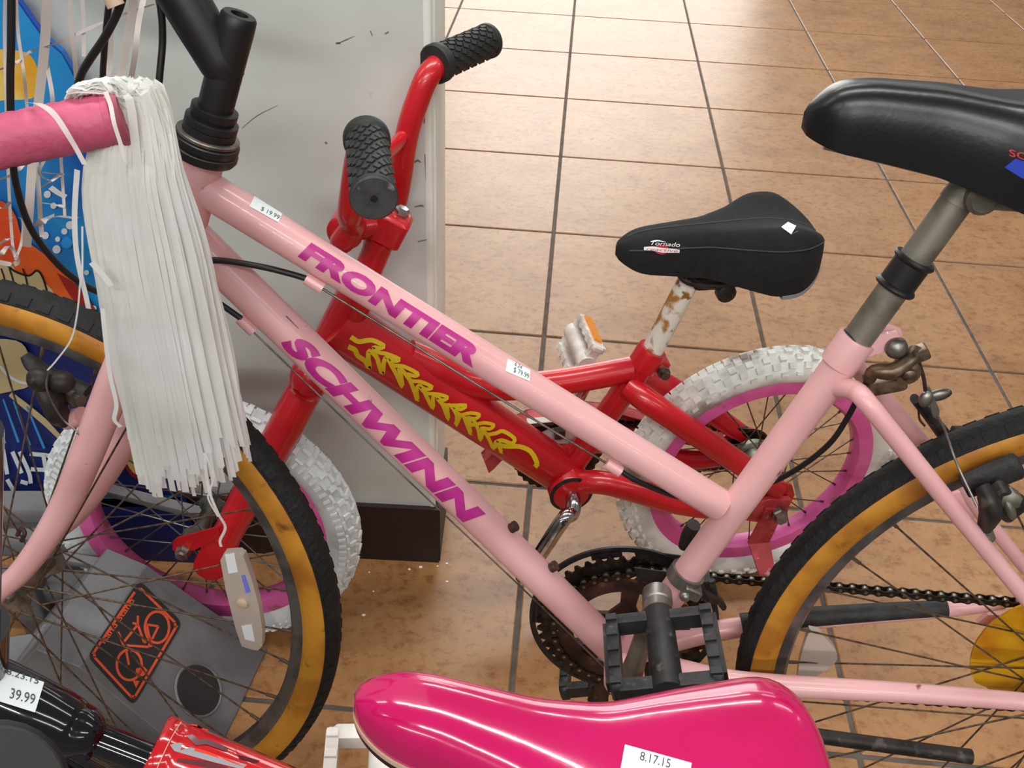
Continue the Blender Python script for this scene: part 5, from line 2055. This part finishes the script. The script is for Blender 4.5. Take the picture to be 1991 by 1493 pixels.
obj('sign_print', mb, M['signorange'], st)
# oval cup low on the sloping face, its hollow's shade painted flat
mb = MB()
oc = np.array([385, 1342])
ov = [oc + np.array([40 * math.cos(a) - 26 * math.sin(a) * .9, 36 * math.cos(a) * .9 + 44 * math.sin(a)]) for a in np.linspace(0, 2 * math.pi, 25)[:-1]]
o1 = [sgn(.001)(*p) for p in ov]
ocen = sum(o1) / len(o1)
o2 = [ocen + (p - ocen) * .95 + sn * .0022 for p in o1]
o3 = [ocen + (p - ocen) * .90 + sn * .0012 for p in o1]
n_ = len(o1)
mb.add(o1 + o2 + o3, [(k, (k + 1) % n_, n_ + (k + 1) % n_, n_ + k) for k in range(n_)] + [(n_ + k, n_ + (k + 1) % n_, 2 * n_ + (k + 1) % n_, 2 * n_ + k) for k in range(n_)])
obj('cup_rim', mb, M['standgrey'], st)
mb = MB()
mb.add([p for p in o3], [tuple(range(n_))])
obj('cup_shade', mb, M['signblack'], st)
# wheel trough with cross rails behind
for (a, b_, r_) in ((at_z(-60, 985, .15), at_z(120, 985, .15), .02), (at_z(180, 945, .175), at_z(400, 1000, .15), .008), (at_z(60, 1075, .16), at_z(205, 1098, .16), .007), (at_z(-60, 1030, .11), at_z(110, 1040, .11), .03), (at_z(-60, 1130, .07), at_z(180, 1142, .07), .02), (at_z(-80, 1290, .05), at_z(90, 1265, .06), .022)):
    mb = MB()
    d = nrm(b_ - a)
    zz_ = np.array([0, 0, 1.0])
    sd = nrm(np.cross(d, zz_))
    box(mb, (a + b_) / 2, (d, sd, np.cross(sd, d)), (np.linalg.norm(b_ - a) / 2, r_, r_ * .6), bev=min(.006, r_ * .4))
    obj('cross_rail', mb, M['standgrey'], st, 30)
for p in ((-.64, .86), (-.60, .93), (-.56, .76)):
    mb = MB()
    box(mb, (p[0], p[1], .061), np.eye(3), (.018, .018, .060), bev=.005)
    obj('stand_leg', mb, M['standgrey'], st, 30)

# ================================================================== PRINTED BOARD LEANING ON THE WALL
BY = WY - .034
bd_ = lambda x, y, lift=0.0: at_y(x, y, BY - lift)
edge = [(-240, -60), (-60, -62), (30, -8), (84, 70), (120, 100), (150, 150), (168, 240), (215, 420), (262, 610), (300, 760), (336, 890), (352, 968), (300, 985), (60, 985), (-330, 985)]
pts = [bd_(*p) for p in edge]
brd = empty('printed_board', (pts[7][0] - .15, BY, 0))
tag(brd, 'blue printed foam board with orange cartoon print leaning on the wall', 'board')
M['bd_blue'] = mat('blue_board_print', (22, 74, 168), .45, col2=(30, 140, 205), scale=5, lo=.42, hi=.58)
M['bd_sky'] = mat('bright_blue_print', (38, 150, 222), .45)
M['bd_dark'] = mat('navy_board_print', (18, 40, 110), .45)
M['bd_orange'] = mat('orange_board_print', (226, 98, 34), .45, col2=(206, 60, 30), scale=8)
M['bd_yellow'] = mat('amber_board_print', (236, 172, 40), .45, col2=(244, 214, 120), scale=12)
M['bd_cream'] = mat('tan_board_print', (196, 178, 132), .5)
M['bd_white'] = mat('white_board_print', (214, 222, 226), .5)
M['bd_red'] = mat('dark_red_board_print', (160, 32, 28), .5)
lowz = min(p[2] for p in pts)
mb = MB()
slab(mb, pts, np.array([0, .008, 0]))
obj('board_panel', mb, M['bd_blue'], brd, 20)
mb = MB()
slab(mb, [fl_z(pts[-1], .0006), fl_z(pts[-4], .0006), pts[-4] + np.array([0, 0, .002]), pts[-1] + np.array([0, 0, .002])], np.array([0, .016, 0]))
obj('board_foot', mb, M['bd_dark'], brd, 20)
lay = [0]


def paint(poly, mt, smooth=True, name='print'):
    lay[0] += 1
    l_ = .0006 + .0003 * lay[0]
    P = [np.array(p, float) for p in poly]
    if smooth:
        P = cr(P + [P[0]], 5)[:-1]
    mb = MB()
    slab(mb, [bd_(*p, l_) for p in P], np.array([0, .0002, 0]))
    return obj(name, mb, M[mt], brd, 30)


def stroke(px, wd, mt, name='print'):
    lay[0] += 1
    l_ = .0006 + .0003 * lay[0]
    mb = MB()
    line_decal(mb, px, wd, lambda x, y: bd_(x, y, l_), 5)
    return obj(name, mb, M[mt], brd, 30)


paint([(-230, -50), (-60, -54), (28, -4), (84, 76), (120, 106), (146, 154), (164, 240), (60, 300), (-260, 300)], 'bd_sky', False)
paint([(-60, 95), (30, 98), (62, 112), (76, 150), (68, 188), (20, 194), (-60, 190)], 'bd_yellow')
paint([(-320, 640), (150, 640), (300, 770), (334, 890), (350, 962), (-320, 980)], 'bd_dark', False)
for x, y, r in ((92, 378, 7), (125, 450, 6), (110, 485, 8), (88, 458, 7), (130, 472, 11), (136, 438, 8), (104, 400, 6), (168, 530, 5), (60, 352, 5), (182, 600, 6), (112, 465, 5), (186, 470, 7)):
    paint([(x + r * math.cos(a), y + r * math.sin(a)) for a in np.linspace(0, 2 * math.pi, 9)[:-1]], 'bd_white' if r < 9 else 'bd_sky')
paint([(-80, 380), (4, 392), (30, 420), (44, 460), (92, 500), (140, 545), (190, 610), (198, 640), (120, 610), (60, 560), (-80, 540)], 'bd_orange')
paint([(110, 530), (150, 556), (198, 622), (182, 624), (140, 580)], 'bd_red')
paint([(-80, 508), (14, 514), (32, 528), (58, 536), (72, 528), (84, 546), (94, 580), (-80, 600)], 'bd_cream')
stroke([(12, 514), (30, 528), (56, 536), (72, 526), (84, 542), (94, 576)], 4, 'black')
for x in (8, 24, 50):
    stroke([(x - 6, 522), (x, 540), (x + 4, 560)], 3, 'black')
paint([(-90, 660), (30, 662), (60, 700), (76, 726), (60, 745), (34, 758), (-90, 770)], 'bd_cream')
stroke([(0, 712), (14, 728), (36, 742), (62, 746)], 5, 'bd_white')
stroke([(20, 766), (50, 790), (84, 818), (116, 850)], [10, 12, 12, 9], 'bd_cream')
paint([(238, 820), (290, 812), (306, 850), (312, 890), (300, 925), (262, 930), (240, 900), (226, 860)], 'bd_red')
paint([(240, 818), (286, 812), (300, 850), (304, 888), (294, 916), (264, 922), (244, 896), (232, 860)], 'bd_yellow')
for a, b_ in (((6, 776), (36, 860)), ((26, 780), (58, 866)), ((52, 790), (86, 872)), ((-12, 800), (10, 862))):
    stroke([a, b_], [3, 5], 'bd_sky')
for sg in ([(6, 874), (14, 922)], [(24, 878), (42, 920)], [(38, 878), (56, 918), (60, 940)], [(58, 882), (100, 888), (96, 908)], [(60, 912), (92, 914)], [(14, 932), (30, 962), (34, 984)], [(40, 936), (54, 940)], [(-6, 988), (26, 990)], [(84, 884), (90, 918)]):
    stroke(sg, 8, 'bd_white', 'board_lettering')

# ------------------------------------------------------------------ flakes of paint on the floor by the baseboard
for i, (x, y) in enumerate(((718, 1112), (796, 1106), (818, 1102), (851, 1100), (869, 1095), (707, 1195), (726, 1149), (869, 1130))):
    p = at_z(x, y, .0012)
    mb = MB()
    r_ = .0016 + .0007 * (i % 3)
    slab(mb, [p + np.array([r_ * math.cos(a + i), r_ * .8 * math.sin(a + i), -.0010]) for a in (0, 1.3, 2.4, 3.9, 5.1)], np.array([0, 0, .0008]))
    tag(obj('paint_flake', mb, M['label'], None), 'tiny white paint flake on the floor tiles near the dark baseboard', 'paint flake', 'white paint flakes on the floor')
